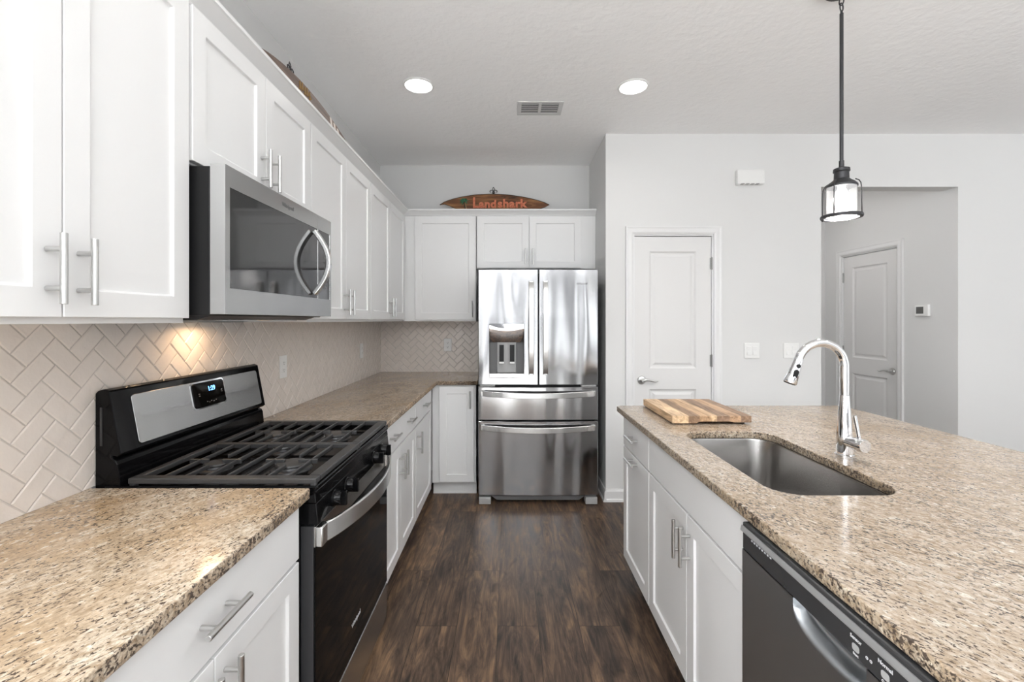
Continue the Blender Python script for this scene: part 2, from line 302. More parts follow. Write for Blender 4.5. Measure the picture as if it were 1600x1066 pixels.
# ------------------------------------------------------------------ mesh helpers
class B:
    def __init__(s): s.bm = bmesh.new()
    def box(s, x0, y0, z0, x1, y1, z1):
        v = [s.bm.verts.new(p) for p in [(x0,y0,z0),(x1,y0,z0),(x1,y1,z0),(x0,y1,z0),(x0,y0,z1),(x1,y0,z1),(x1,y1,z1),(x0,y1,z1)]]
        for f in [(0,3,2,1),(4,5,6,7),(0,1,5,4),(1,2,6,5),(2,3,7,6),(3,0,4,7)]: s.bm.faces.new([v[i] for i in f])
        return s
    def prism(s, pts, axis, a0, a1):
        """closed polygon pts (2d) extruded along axis; axis x: pts=(y,z); y: pts=(x,z); z: pts=(x,y)"""
        def P(p, a): return {'x': (a, p[0], p[1]), 'y': (p[0], a, p[1]), 'z': (p[0], p[1], a)}[axis]
        A = [s.bm.verts.new(P(p, a0)) for p in pts]; C = [s.bm.verts.new(P(p, a1)) for p in pts]
        n = len(pts)
        s.bm.faces.new(A); s.bm.faces.new(C[::-1])
        for i in range(n): s.bm.faces.new([A[i], C[i], C[(i+1) % n], A[(i+1) % n]])
        return s
    def loft(s, loops, cap0=True, cap1=True, closed=True):
        rs = [[s.bm.verts.new(p) for p in l] for l in loops]
        n = len(rs[0])
        for a, b in zip(rs, rs[1:]):
            for i in range(n if closed else n - 1): s.bm.faces.new([a[i], a[(i+1) % n], b[(i+1) % n], b[i]])
        if cap0: s.bm.faces.new(rs[0][::-1])
        if cap1: s.bm.faces.new(rs[-1])
        return s
    def tube(s, path, r, n=12, cap=True):
        path = [Vector(p) for p in path]; rr = r if isinstance(r, (list, tuple)) else [r] * len(path)
        up = None; loops = []
        for i, p in enumerate(path):
            t = (path[min(i+1, len(path)-1)] - path[max(i-1, 0)]).normalized()
            if up is None:
                up = Vector((0, 0, 1)) if abs(t.z) < 0.9 else Vector((1, 0, 0))
            u = (up - t * up.dot(t)).normalized(); v = t.cross(u); up = u
            loops.append([p + (u * math.cos(2*math.pi*k/n) + v * math.sin(2*math.pi*k/n)) * rr[i] for k in range(n)])
        return s.loft(loops, cap, cap)
    def rect_sweep(s, path, axis, ha, ht):
        """rectangular bar along path; ha half extent along axis, ht half thickness across"""
        path = [Vector(p) for p in path]; ax = Vector(axis); loops = []
        for i, p in enumerate(path):
            t = (path[min(i+1, len(path)-1)] - path[max(i-1, 0)]).normalized(); nn = t.cross(ax).normalized()
            e = ht; a = ax * ha
            loops.append([p + a + nn * e, p - a + nn * e, p - a - nn * e, p + a - nn * e])
        return s.loft(loops)
    def lathe(s, prof, c=(0, 0, 0), n=32, mtx=None, cap=True):
        loops = []
        for (r, z) in prof:
            l = [Vector((r * math.cos(2*math.pi*k/n), r * math.sin(2*math.pi*k/n), z)) for k in range(n)]
            if mtx: l = [mtx @ q for q in l]
            loops.append([q + Vector(c) for q in l])
        return s.loft(loops, cap, cap)
    def grid(s, f, nu, nv):
        V = [[s.bm.verts.new(f(i / nu, j / nv)) for j in range(nv + 1)] for i in range(nu + 1)]
        for i in range(nu):
            for j in range(nv): s.bm.faces.new([V[i][j], V[i+1][j], V[i+1][j+1], V[i][j+1]])
        return s
    def panel(s, u0, u1, v0, v1, t, holes, y=0.0):
        """slab facing -Y at y, thickness t, with stacked recessed panels: holes = [(a0,a1,b0,b1,[(inset,depth)..])]"""
        bm = s.bm
        us = sorted({u0, u1, *[h[0] for h in holes], *[h[1] for h in holes]})
        vs = sorted({v0, v1, *[h[2] for h in holes], *[h[3] for h in holes]})
        V = {}
        def vt(u, yy, v):
            k = (round(u, 5), round(yy, 5), round(v, 5))
            if k not in V: V[k] = bm.verts.new(k)
            return V[k]
        for i in range(len(us) - 1):
            for j in range(len(vs) - 1):
                a0, a1, b0, b1 = us[i], us[i+1], vs[j], vs[j+1]
                h = [h for h in holes if h[0] <= a0 + 1e-6 and h[1] >= a1 - 1e-6 and h[2] <= b0 + 1e-6 and h[3] >= b1 - 1e-6]
                if not h:
                    bm.faces.new([vt(a0, y, b0), vt(a1, y, b0), vt(a1, y, b1), vt(a0, y, b1)]); continue
                prev = [vt(a0, y, b0), vt(a1, y, b0), vt(a1, y, b1), vt(a0, y, b1)]
                for (ins, dep) in h[0][4]:
                    cur = [vt(a0+ins, y+dep, b0+ins), vt(a1-ins, y+dep, b0+ins), vt(a1-ins, y+dep, b1-ins), vt(a0+ins, y+dep, b1-ins)]
                    for k in range(4): bm.faces.new([prev[k], prev[(k+1) % 4], cur[(k+1) % 4], cur[k]])
                    prev = cur
                bm.faces.new(prev)
        ring = []
        for u in us: ring.append((u, v0))
        for v in vs[1:]: ring.append((u1, v))
        for u in us[::-1][1:]: ring.append((u, v1))
        for v in vs[::-1][1:-1]: ring.append((u0, v))
        fr = [vt(u, y, v) for u, v in ring]; bk = [vt(u, y + t, v) for u, v in ring]
        for i in range(len(ring)):
            j = (i + 1) % len(ring); bm.faces.new([fr[j], fr[i], bk[i], bk[j]])
        bm.faces.new(bk[::-1])
        return s

def finish(bm, name, m, smooth=False):
    bmesh.ops.recalc_face_normals(bm, faces=bm.faces)
    me = bpy.data.meshes.new(name); bm.to_mesh(me); bm.free()
    if m: me.materials.append(m)
    if smooth:
        for p in me.polygons: p.use_smooth = True
    return me

def obj(name, b, m, parent=None, world=False, bev=0, smooth=False, seg=2, label=None, autos=None):
    if isinstance(b, B):
        bm = b.bm
        if world and parent is not None:
            bmesh.ops.transform(bm, matrix=(wmat(parent)).inverted(), verts=bm.verts)
        me = finish(bm, name, m, smooth or bool(autos))
    else:
        me = b
        if world and parent is not None: me.transform(wmat(parent).inverted())
        if m:
            me.materials.clear(); me.materials.append(m)
        if smooth or autos:
            for p in me.polygons: p.use_smooth = True
    if autos:
        bm2 = bmesh.new(); bm2.from_mesh(me)
        for e in bm2.edges:
            if len(e.link_faces) == 2 and e.calc_face_angle(0) > R(autos): e.smooth = False
        bm2.to_mesh(me); bm2.free()
    o = bpy.data.objects.new(name, me); COL.objects.link(o)
    if parent is not None: o.parent = parent
    if bev:
        md = o.modifiers.new('bevel', 'BEVEL'); md.width = bev; md.segments = seg; md.limit_method = 'ANGLE'; md.angle_limit = R(35)
        md.harden_normals = False
    if label: o['label'] = label
    return o

def wmat(o):
    m = Matrix.LocRotScale(o.location, o.rotation_euler, None)
    return wmat(o.parent) @ m if o.parent else m

def tag(o, label, cat, group=None):
    o['label'] = label; o['category'] = cat
    if group: o['group'] = group
    return o
def struct(name, b, m, bev=0, parent=None):
    o = obj(name, b, m, parent, bev=bev)
    if parent is None: o['kind'] = 'structure'
    return o
def thing(name, loc, label, cat, group=None, rz=0, rot=None):
    o = bpy.data.objects.new(name, None); o.empty_display_size = 0.1; COL.objects.link(o)
    o.location = loc; o.rotation_euler = rot if rot else (0, 0, rz)
    return tag(o, label, cat, group)

def curve_mesh(loops, extrude, bevel=0.0):
    """closed 2d loops (first outer, rest holes) -> solid plate in the XY plane, z from -extrude-bevel to +"""
    cu = bpy.data.curves.new('plate', 'CURVE'); cu.dimensions = '2D'; cu.fill_mode = 'BOTH'
    cu.extrude = extrude; cu.bevel_depth = bevel; cu.bevel_resolution = 2; cu.offset = -bevel
    for l in loops:
        sp = cu.splines.new('POLY'); sp.points.add(len(l) - 1)
        for p, q in zip(sp.points, l): p.co = (q[0], q[1], 0, 1)
        sp.use_cyclic_u = True
    o = bpy.data.objects.new('plate', cu); COL.objects.link(o)
    me = bpy.data.meshes.new_from_object(o.evaluated_get(bpy.context.evaluated_depsgraph_get()))
    bpy.data.objects.remove(o); bpy.data.curves.remove(cu)
    return me

def text_mesh(s, size, extrude=0.0004, bold=0.0, mtx=None):
    cu = bpy.data.curves.new('letters', 'FONT'); cu.body = s; cu.size = size; cu.extrude = extrude; cu.offset = bold
    cu.align_x = 'CENTER'; cu.align_y = 'CENTER'
    o = bpy.data.objects.new('letters', cu); COL.objects.link(o)
    me = bpy.data.meshes.new_from_object(o.evaluated_get(bpy.context.evaluated_depsgraph_get()))
    bpy.data.objects.remove(o); bpy.data.curves.remove(cu)
    if mtx: me.transform(mtx)
    return me

def rrect(x0, y0, x1, y1, r, n=8):
    pts = []
    rs = r if isinstance(r, (list, tuple)) else [r] * 4
    for (cx, cy, a0, rad) in [(x1-rs[0], y0+rs[0], -90, rs[0]), (x1-rs[1], y1-rs[1], 0, rs[1]), (x0+rs[2], y1-rs[2], 90, rs[2]), (x0+rs[3], y0+rs[3], 180, rs[3])]:
        if rad < 1e-6: pts.append((cx, cy)); continue
        for k in range(n + 1):
            a = R(a0 + 90 * k / n); pts.append((cx + rad * math.cos(a), cy + rad * math.sin(a)))
    return pts

FACE_L = Matrix.Rotation(R(90), 4, 'Z')     # local -Y looks to +X
TX_L = Matrix.Rotation(R(90), 4, 'Z') @ Matrix.Rotation(R(90), 4, 'X')      # text upright facing +X
TX_B = Matrix.Rotation(R(90), 4, 'X')                                        # text upright facing -Y
TX_I = Matrix.Rotation(R(-90), 4, 'Z') @ Matrix.Rotation(R(90), 4, 'X')     # text upright facing -X

# ------------------------------------------------------------------ room shell
XL, XR, YB, YF, YK, XA, ZC = (ROOM[k] for k in ('xl', 'xr', 'yb', 'yf', 'yback', 'xa', 'zc'))
T = 0.12
struct('floor', B().box(XD-T, YB-T, -0.06, XR+T, 5.1, 0), M['floor'])
struct('floor_reflector', B().box(XD, YB, 0.0, XR, -1.1, 0.012), M['reflector'])  # added pale sheet, bounces light up to the ceiling
struct('ceiling', B().box(XD-T, YB-T, ZC, XR+T, 5.1, ZC+0.1), M['ceil'])
struct('wall_left', B().box(XL-T, YD, 0, XL, YK+T, ZC), M['wall'])
struct('wall_added_nook', B().box(XD, YD, 0, XL-T, YD+T, ZC), M['wall'])  # nook added so its windows light the island fronts
struct('wall_back', B().box(XL, YK, 0, XA, YK+T, ZC), M['wall'])
struct('wall_alcove', B().box(XA, YF, 0, XA+T, YK+T, ZC), M['wall'])
D1 = (0.955, 1.575, 2.055)              # pantry door opening
H1 = (2.404, 3.458, 2.42)               # hallway opening
w = B()
w.box(XA+T, YF, 0, D1[0], YF+T, ZC); w.box(D1[0], YF, D1[2], D1[1], YF+T, ZC); w.box(D1[1], YF, 0, H1[0], YF+T, ZC)
w.box(H1[0], YF, H1[2], H1[1], YF+T, ZC); w.box(H1[1], YF, 0, XR+T, YF+T, ZC)
struct('wall_front', w, M['wall'])
# hallway
HY = 4.90; D2 = (3.98, 4.655, 2.055)
w = B(); w.box(H1[1], YF+T, 0, H1[1]+T, D2[0], ZC); w.box(H1[1], D2[0], D2[2], H1[1]+T, D2[1], ZC); w.box(H1[1], D2[1], 0, H1[1]+T, HY+T, ZC)
struct('wall_hallway_right', w, M['wall'])
struct('wall_hallway_end', B().box(1.55, HY, 0, H1[1], HY+T, ZC), M['wall'])
struct('wall_hallway_left', B().box(1.55-T, YF+T, 0, 1.55, HY+T, ZC), M['wall'])
# rear and right walls with the window openings
def pierced(fixed0, fixed1, lo, hi, holes, along):
    b = B(); cuts = sorted(holes); cur = lo
    def bx(a0, a1, z0, z1):
        if a1 - a0 < 1e-4 or z1 - z0 < 1e-4: return
        if along == 'x': b.box(a0, fixed0, z0, a1, fixed1, z1)
        else: b.box(fixed0, a0, z0, fixed1, a1, z1)
    for (a, b_, c, d_) in cuts:
        bx(cur, a, 0, ZC); bx(a, b_, 0, c); bx(a, b_, d_, ZC); cur = b_
    bx(cur, hi, 0, ZC); return b
struct('wall_rear', pierced(YB-T, YB, XD, XR, REAR, 'x'), M['rear_dark'])
struct('wall_right', pierced(XR, XR+T, YB-T, YF, RIGHT, 'y'), M['wall'])
struct('wall_added_nook_end', pierced(XD-T, XD, YB-T, YD+T, LEFT, 'y'), M['wall'])
for i, (a, b_, c, d_) in enumerate(REAR):
    f = B(); wd = 0.06; y0, y1 = YB-0.09, YB-0.03
    f.box(a, y0, c, a+wd, y1, d_); f.box(b_-wd, y0, c, b_, y1, d_); f.box(a+wd, y0, c, b_-wd, y1, c+wd); f.box(a+wd, y0, d_-wd, b_-wd, y1, d_)
    f.box((a+b_)/2-0.02, y0, c+wd, (a+b_)/2+0.02, y1, d_-wd)
    struct('window_%d' % (i+1), f, M['trim'])
for i, (a, b_, c, d_) in enumerate(RIGHT + LEFT):  # last two frames belong to the added nook
    f = B(); wd = 0.05; x0, x1 = (XR+0.03, XR+0.09) if i < 2 else (XD-0.09, XD-0.03)
    f.box(x0, a, c, x1, a+wd, d_); f.box(x0, b_-wd, c, x1, b_, d_); f.box(x0, a+wd, c, x1, b_-wd, c+wd); f.box(x0, a+wd, d_-wd, x1, b_-wd, d_)
    f.box(x0, a+wd, (c+d_)/2-0.02, x1, b_-wd, (c+d_)/2+0.02)
    struct('window_%d' % (i+5), f, M['trim'])

# added unseen dark hangings that put dark streaks into the refrigerator's reflections
for (x0, x1) in ((-0.75, -0.17), (0.77, 1.43), (2.37, 2.95)):
    b = B(); n = int((x1-x0)/0.012)
    f_ = [(x0+(x1-x0)*i/n, YB+0.075+0.028*math.sin(i*0.95)) for i in range(n+1)]
    b.prism(f_ + [(x, y+0.004) for x, y in f_[::-1]], 'z', 0.03, 2.46)
    tag(obj('baffle', b, M['baffle']), 'added unseen floor-length curtain beside a rear window behind the camera', 'baffle', 'added baffles at the rear windows')

# baseboards
def bboard(name, p0, p1, nrm):
    """profile swept from p0 to p1 (2d), protruding along nrm"""
    prof = [(0, 0), (0.024, 0), (0.022, 0.014), (0.015, 0.022), (0.014, 0.075), (0.008, 0.092), (0, 0.095)]
    b = B(); nv = Vector(nrm)
    b.loft([[(Vector(p) + nv * d).to_tuple() + (z,) for (d, z) in prof] for p in (p0, p1)])
    return struct(name, b, M['trim'])
bboard('baseboard_front_left', (XA, YF), (D1[0]-0.06, YF), (0, -1))
bboard('baseboard_front_middle', (D1[1]+0.06, YF), (H1[0], YF), (0, -1))
bboard('baseboard_front_right', (H1[1], YF), (XR, YF), (0, -1))
bboard('baseboard_alcove', (XA, YF-0.024), (XA, YK), (-1, 0))
bboard('baseboard_hallway', (H1[1], YF+T), (H1[1], D2[0]-0.06), (-1, 0))
bboard('baseboard_hallway_end', (1.55, HY), (H1[1], HY), (0, -1))

# ------------------------------------------------------------------ interior doors
def casing(name, axis, a0, a1, top, plane, out):
    """door casing of two legs and a head around an opening a0..a1 on a wall plane; out = side it protrudes (+1/-1)"""
    b = B(); wd = 0.058
    prof = [(0, 0), (0, 0.012), (0.014, 0.018), (0.040, 0.015), (0.052, 0.019), (wd, 0.019), (wd, 0)]   # (away from opening, protrusion)
    def P(a, z, pr): return (a, plane + out * pr, z) if axis == 'x' else (plane + out * pr, a, z)
    pts = [(a0, 0.0, -1, 0), (a0, top, -1, 1), (a1, top, 1, 1), (a1, 0.0, 1, 0)]
    b.loft([[P(a + sx * d, z + sz * d, pr) for (d, pr) in prof] for (a, z, sx, sz) in pts])
    # jamb lining
    j = 0.012
    for (q0, q1, z0, z1) in [(a0, a0 + j, 0, top), (a1 - j, a1, 0, top), (a0 + j, a1 - j, top - j, top)]:
        if axis == 'x': b.box(q0, plane, z0, q1, plane + T, z1)
        else: b.box(plane, q0, z0, plane + T, q1, z1)
    return struct(name, b, M['trim'])
casing('trim_1', 'x', D1[0], D1[1], D1[2], YF, -1)
casing('trim_2', 'y', D2[0], D2[1], D2[2], H1[1], -1)

RP = [(0.006, 0.004), (0.014, 0.010), (0.026, 0.010), (0.044, 0.003)]
def lever(parent, x, z, dirx):
    h = B(); m = Matrix.Rotation(R(90), 4, 'X')
    h.lathe([(0.033, 0), (0.033, 0.004), (0.028, 0.011), (0.014, 0.014), (0.011, 0.045), (0.012, 0.05)], (x, 0, z), 24, m)
    h.tube([(x + dirx * t, -0.045 - 0.004 * math.sin(t * 30), z + 0.006 * math.sin(t * 52)) for t in [i * 0.115 / 12 for i in range(13)]],
           [0.0085, 0.009, 0.009, 0.0085, 0.008, 0.0075, 0.007, 0.007, 0.0065, 0.006, 0.006, 0.0055, 0.004], 10)
    return obj('door_handle', h, M['nickel'], parent, autos=40)
def hinge(parent, x, z):
    h = B(); h.box(x - 0.012, -0.003, z - 0.045, x + 0.002, 0.004, z + 0.045)
    h.tube([(x + 0.003, -0.007, z - 0.045), (x + 0.003, -0.007, z + 0.045)], 0.0065, 10)
    h.lathe([(0.004, -0.052), (0.006, -0.045)], (x + 0.003, -0.007, z), 10); h.lathe([(0.006, 0.045), (0.004, 0.052)], (x + 0.003, -0.007, z), 10)
    return obj('hinge', h, M['hinge'], parent, autos=40)
def panel_door(name, loc, rz, wd, lever_x, lever_dir, hinge_x):
    o = B().panel(0, wd, 0.008, 2.038, 0.035, [(0.115, wd-0.115, 0.25, 0.86, RP), (0.115, wd-0.115, 1.02, 1.925, RP)])
    d = obj(name, o, M['door']); d['kind'] = 'structure'
    d.location = loc; d.rotation_euler = (0, 0, rz)
    lever(d, lever_x, 0.93, lever_dir)
    for z in (0.22, 1.08, 1.83): hinge(d, hinge_x, z)
    return d
panel_door('door_1', (D1[0]+0.014, YF+0.012, 0), 0, D1[1]-D1[0]-0.028, 0.055, 1, D1[1]-D1[0]-0.026)
panel_door('door_2', (H1[1]+0.012, D2[1]-0.014, 0), R(-90), D2[1]-D2[0]-0.028, D2[1]-D2[0]-0.028-0.06, -1, -0.004)

# ------------------------------------------------------------------ cabinets
def bar_pull(parent, x, z, vertical, length=0.137, y0=0.0):
    h = B(); r = 0.0062; so = 0.034
    d = Vector((0, 0, 1)) if vertical else Vector((1, 0, 0)); c = Vector((x, y0 - so, z))
    h.tube([c - d * length / 2, c + d * length / 2], r, 14)
    for s_ in (-1, 1):
        q = c + d * s_ * 0.038
        h.tube([q + Vector((0, so, 0)), q], 0.0052, 12)
    return obj('handle', h, M['nickel'], parent, bev=0.0008, autos=50)

SH = [(0.0015, 0.0), (0.003, 0.009)]
def front_panel(parent, kind, u0, u1, v0, v1, handle=None, st=0.057):
    nm = {'door': 'door', 'drawer': 'drawer', 'false': 'false_front'}[kind]
    b = B(); g = 0.0016
    u0 += g; u1 -= g; v0 += g; v1 -= g
    holes = [(u0+st, u1-st, v0+st, v1-st, [(0.003, 0.008)])] if kind == 'door' else []
    b.panel(u0, u1, v0, v1, 0.019, holes)
    o = obj(nm, b, M['cab'], parent, bev=0.0012, seg=1)
    if handle: bar_pull(o, *handle)
    return o

def cabinet(name, loc, rz, wd, h, depth, fronts, label, cat, group, toe=False, body=None, cat_extra=None):
    t = thing(name, loc, label, cat, group, rz)
    b = B(); z0 = 0.105 if toe else 0
    lo, hi = body if body else (0, wd)
    b.box(lo, 0.021, z0, hi, depth, h)
    obj('body', b, M['cab'], t, bev=0.001, seg=1)
    if toe:
        k = B(); k.box(lo, 0.085, 0, hi, 0.10, z0); k.box(lo, 0.079, 0, hi, 0.0845, 0.018)
        obj('toe_kick', k, M['cab'], t)
    for f in fronts: front_panel(t, *f)
    return t

XU = -0.888; ZU = 1.383; HU = 0.905          # upper door plane, bottom, height
UDEP = -XU + XL                               # negative
dU = XU - XL - 0.001
zb = 0.012
def upper(loc, wd, label, doors, z0=ZU, h=HU, rz=R(90), depth=dU, body=None, name='wall_cabinet', group='white wall cabinets'):
    return cabinet(name, (loc[0], loc[1], z0), rz, wd, h, depth, doors, label, 'cabinet', group, False, body)
# near cabinet, left run: local x runs away from the camera
def two(wd, z0h, zt, hz, lo=0.0, mid=None, hi=None):
    hi = wd if hi is None else hi; mid = (lo + hi) / 2 if mid is None else mid
    return [('door', lo, mid, z0h, zt, (mid-0.032, hz, True)), ('door', mid, hi, z0h, zt, (mid+0.032, hz, True))]
upper((XU, 0.530), 0.720, 'tall white two-door wall cabinet nearest the camera, left of the microwave', two(0.720, zb, 0.897, 0.107, 0.0, 0.362, 0.716))
upper((XU, 1.252), 0.758, 'short white two-door wall cabinet directly above the microwave', two(0.758, 0.004, 0.445, 0.100, 0.004, 0.386, 0.756), z0=1.835, h=HU-0.452)
upper((XU, 2.012), 0.870, 'tall white two-door wall cabinet just beyond the microwave', two(0.870, zb, 0.897, 0.105, 0.002, 0.433, 0.868))
upper((XU, 2.884), 0.944, 'tall white two-door wall cabinet ending the left run at the far corner', two(0.944, zb, 0.897, 0.105, 0.002, 0.466, 0.932))
YU = 3.830
upper((-0.806, YU), 0.526, 'single-door white wall cabinet on the back wall left of the refrigerator',
      [('door', 0.0, 0.520, zb, 0.897, (0.492, 0.105, True))], rz=0, depth=YK-YU-0.001, body=(-0.102, 0.524))
upper((-0.278, YU), 1.02, 'short white two-door wall cabinet above the refrigerator',
      two(0.9, 0.004, 0.445, 0.100, 0.004, 0.451, 0.896), z0=1.835, h=HU-0.452, rz=0, depth=YK-YU-0.001, body=(0.001, 1.022))

# crown moulding round the top of the wall cabinets
cprof = [(-0.02, 0.0), (0.004, 0.0), (0.006, 0.006), (0.040, 0.036), (0.047, 0.038), (0.047, 0.050), (-0.02, 0.050)]
ZCR = 2.289
cr = B(); X0 = XU - 0.021; Y0 = YU + 0.021
cr.loft([[(X0 + d, 0.53, ZCR + z) for d, z in cprof], [(X0 + d, Y0 - d, ZCR + z) for d, z in cprof], [(XA - 0.001, Y0 - d, ZCR + z) for d, z in cprof]])
tag(obj('crown_molding', cr, M['cab']), 'white crown moulding running along the tops of the wall cabinets', 'molding')

# base cabinets
XB = -0.588; dB = XB - XL - 0.001; HB = 0.881
ZD0, ZD1, ZR0, ZR1 = 0.118, 0.716, 0.722, 0.872
def base(loc, wd, label, fronts, rz=R(90), depth=dB, body=None, name='base_cabinet', group='white base cabinets'):
    return cabinet(name, (loc[0], loc[1], 0), rz, wd, HB, depth, fronts, label, 'cabinet', group, True, body)
base((XB, 0.530), 0.732, 'white base cabinet nearest the camera with one wide drawer over two doors',
     [('drawer', 0.0, 0.726, ZR0, ZR1, (0.363, 0.803, False)), ('door', 0.0, 0.365, ZD0, ZD1, (0.333, 0.63, True)), ('door', 0.365, 0.726, ZD0, ZD1, (0.397, 0.63, True))])
base((XB, 2.060), 0.764, 'white base cabinet just beyond the gas range, two drawers over two doors',
     [('drawer', 0.004, 0.374, ZR0, ZR1, (0.19, 0.805, False)), ('drawer', 0.374, 0.760, ZR0, ZR1, (0.567, 0.805, False)),
      ('door', 0.004, 0.374, ZD0, ZD1, (0.340, 0.61, True)), ('door', 0.374, 0.760, ZD0, ZD1, (0.408, 0.61, True))])
base((XB, 2.826), 0.695, 'white base cabinet in the far left corner, one drawer over one door',
     [('drawer', 0.004, 0.560, ZR0, ZR1, (0.285, 0.805, False)), ('door', 0.004, 0.560, ZD0, ZD1, (0.038, 0.61, True))])
YBC = 3.523
base((-0.566, YBC), 0.300, 'narrow white base cabinet with one tall door beside the refrigerator',
     [('door', 0.016, 0.292, ZD0, ZR1, (0.262, 0.770, True))], rz=0, depth=YK-YBC-0.001, body=(-0.042, 0.305))

# ------------------------------------------------------------------ countertops
def slab(name, loops, zt, m, label, bevel=0.004, th=0.030):
    me = curve_mesh(loops, th/2 - bevel, bevel)
    me.transform(Matrix.Translation((0, 0, zt - th/2)))
    o = obj(name, me, m, smooth=False)
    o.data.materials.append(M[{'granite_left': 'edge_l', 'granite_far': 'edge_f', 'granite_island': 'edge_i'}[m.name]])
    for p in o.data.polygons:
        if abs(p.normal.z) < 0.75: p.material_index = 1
    return tag(o, label, 'countertop')
ZT = 0.914; XC = -0.565; th = 0.031
slab('countertop', [rrect(XL+0.001, 0.50, XC, 1.274, [0.006, 0.006, 0, 0])], ZT, M['gran_l'], 'near left granite countertop in front of the gas range')
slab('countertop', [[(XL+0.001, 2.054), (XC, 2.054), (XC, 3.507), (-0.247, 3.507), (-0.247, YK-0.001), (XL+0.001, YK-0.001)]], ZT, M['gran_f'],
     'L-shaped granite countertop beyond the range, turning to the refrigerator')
IX0, IX1, IY0, IY1 = 0.600, 1.862, 0.42, 2.510
SK = (0.735, 1.222, 1.100, 1.922)
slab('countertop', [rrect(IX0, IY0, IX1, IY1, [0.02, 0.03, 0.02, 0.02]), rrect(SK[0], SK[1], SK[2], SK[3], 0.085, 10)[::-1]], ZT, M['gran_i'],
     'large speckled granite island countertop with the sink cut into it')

# ------------------------------------------------------------------ backsplash
def herring(name, origin, udir, ulen, z0, z1, nrm, label, tw=0.008):
    Wt = 0.0508; Lt = 2 * Wt; g = 0.0022; c45 = math.sqrt(0.5); tk = 0.007
    bm = bmesh.new()
    n = int((ulen + 1) / Wt) + 6
    def add(cx0, cy0, cx1, cy1):
        # centre test
        mx, my = (cx0+cx1)/2, (cy0+cy1)/2
        u, v = (mx - my) * c45, (mx + my) * c45
        if not (-0.12 < u < ulen + 0.12 and -0.12 < v < (z1 - z0) + 0.12): return
        a, b_ = random.uniform(-tw, tw), random.uniform(-tw, tw)
        hh = random.uniform(-0.0002, 0.0002)
        def H(x, y): return (x - mx) * a + (y - my) * b_ + hh
        rings = []
        for ins, dep in ((0, 0.002), (0, tk - 0.0018), (0.0030, tk)):
            rings.append([bm.verts.new((x, y, dep + (H(x, y) if dep > 0.0021 else 0))) for x, y in
                          [(cx0+g/2+ins, cy0+g/2+ins), (cx1-g/2-ins, cy0+g/2+ins), (cx1-g/2-ins, cy1-g/2-ins), (cx0+g/2+ins, cy1-g/2-ins)]])
        for r0, r1 in zip(rings, rings[1:]):
            for k in range(4): bm.faces.new([r0[k], r0[(k+1) % 4], r1[(k+1) % 4], r1[k]])
        bm.faces.new(rings[-1])
    # rotated coordinates: u = (x-y)/sqrt2, v = (x+y)/sqrt2
    kmax = int((ulen + z1 - z0) / Wt) + 8
    for i in range(-8, kmax):
        for j in range(-kmax, kmax):
            d = (i - j) % 4
            if d == 0: add(i*Wt, j*Wt, (i+2)*Wt, (j+1)*Wt)
            elif d == 3: add(i*Wt, j*Wt, (i+1)*Wt, (j+2)*Wt)
    rot = Matrix.Rotation(R(45), 4, 'Z')
    bmesh.ops.transform(bm, matrix=rot, verts=bm.verts)
    for co, no in [((0, 0, 0), (-1, 0, 0)), ((ulen, 0, 0), (1, 0, 0)), ((0, 0, 0), (0, -1, 0)), ((0, z1-z0, 0), (0, 1, 0))]:
        bmesh.ops.bisect_plane(bm, geom=bm.verts[:] + bm.edges[:] + bm.faces[:], plane_co=co, plane_no=no, clear_outer=True)
    ud = Vector(udir); nd = Vector(nrm); zd = Vector((0, 0, 1)); o0 = Vector(origin)
    mt = Matrix(((ud.x, zd.x, nd.x, o0.x), (ud.y, zd.y, nd.y, o0.y), (ud.z, zd.z, nd.z, z0), (0, 0, 0, 1)))
    bmesh.ops.transform(bm, matrix=mt, verts=bm.verts)
    t = thing(name, (o0.x, o0.y, z0), label, 'backsplash')
    me = finish(bm, 'tiles', M['tile'])
    # keep face normals looking at the room
    bm = bmesh.new(); bm.from_mesh(me)
    for f in bm.faces:
        if f.normal.dot(nd) < -0.01: f.normal_flip()
    bm.to_mesh(me); bm.free()
    obj('tiles', me, None, t, world=True)
    gb = B(); p0 = o0; p1 = o0 + ud * ulen + nd * 0.0045
    gb.box(min(p0.x, p1.x), min(p0.y, p1.y), z0, max(p0.x, p1.x), max(p0.y, p1.y), z1)
    obj('grout', gb, M['grout'], t, world=True)
    return t
herring('tile_backsplash', (XL+0.0005, 0.53, 0), (0, 1, 0), YK-0.0085-0.53, ZT+0.0005, ZU-0.0005, (1, 0, 0), 'long beige herringbone tile backsplash on the left wall behind the range')
herring('tile_backsplash', (XL+0.0005, YK-0.0005, 0), (1, 0, 0), -0.245-XL, ZT+0.0005, ZU-0.0005, (0, -1, 0), 'short herringbone tile backsplash on the back wall beside the refrigerator', 0.030)

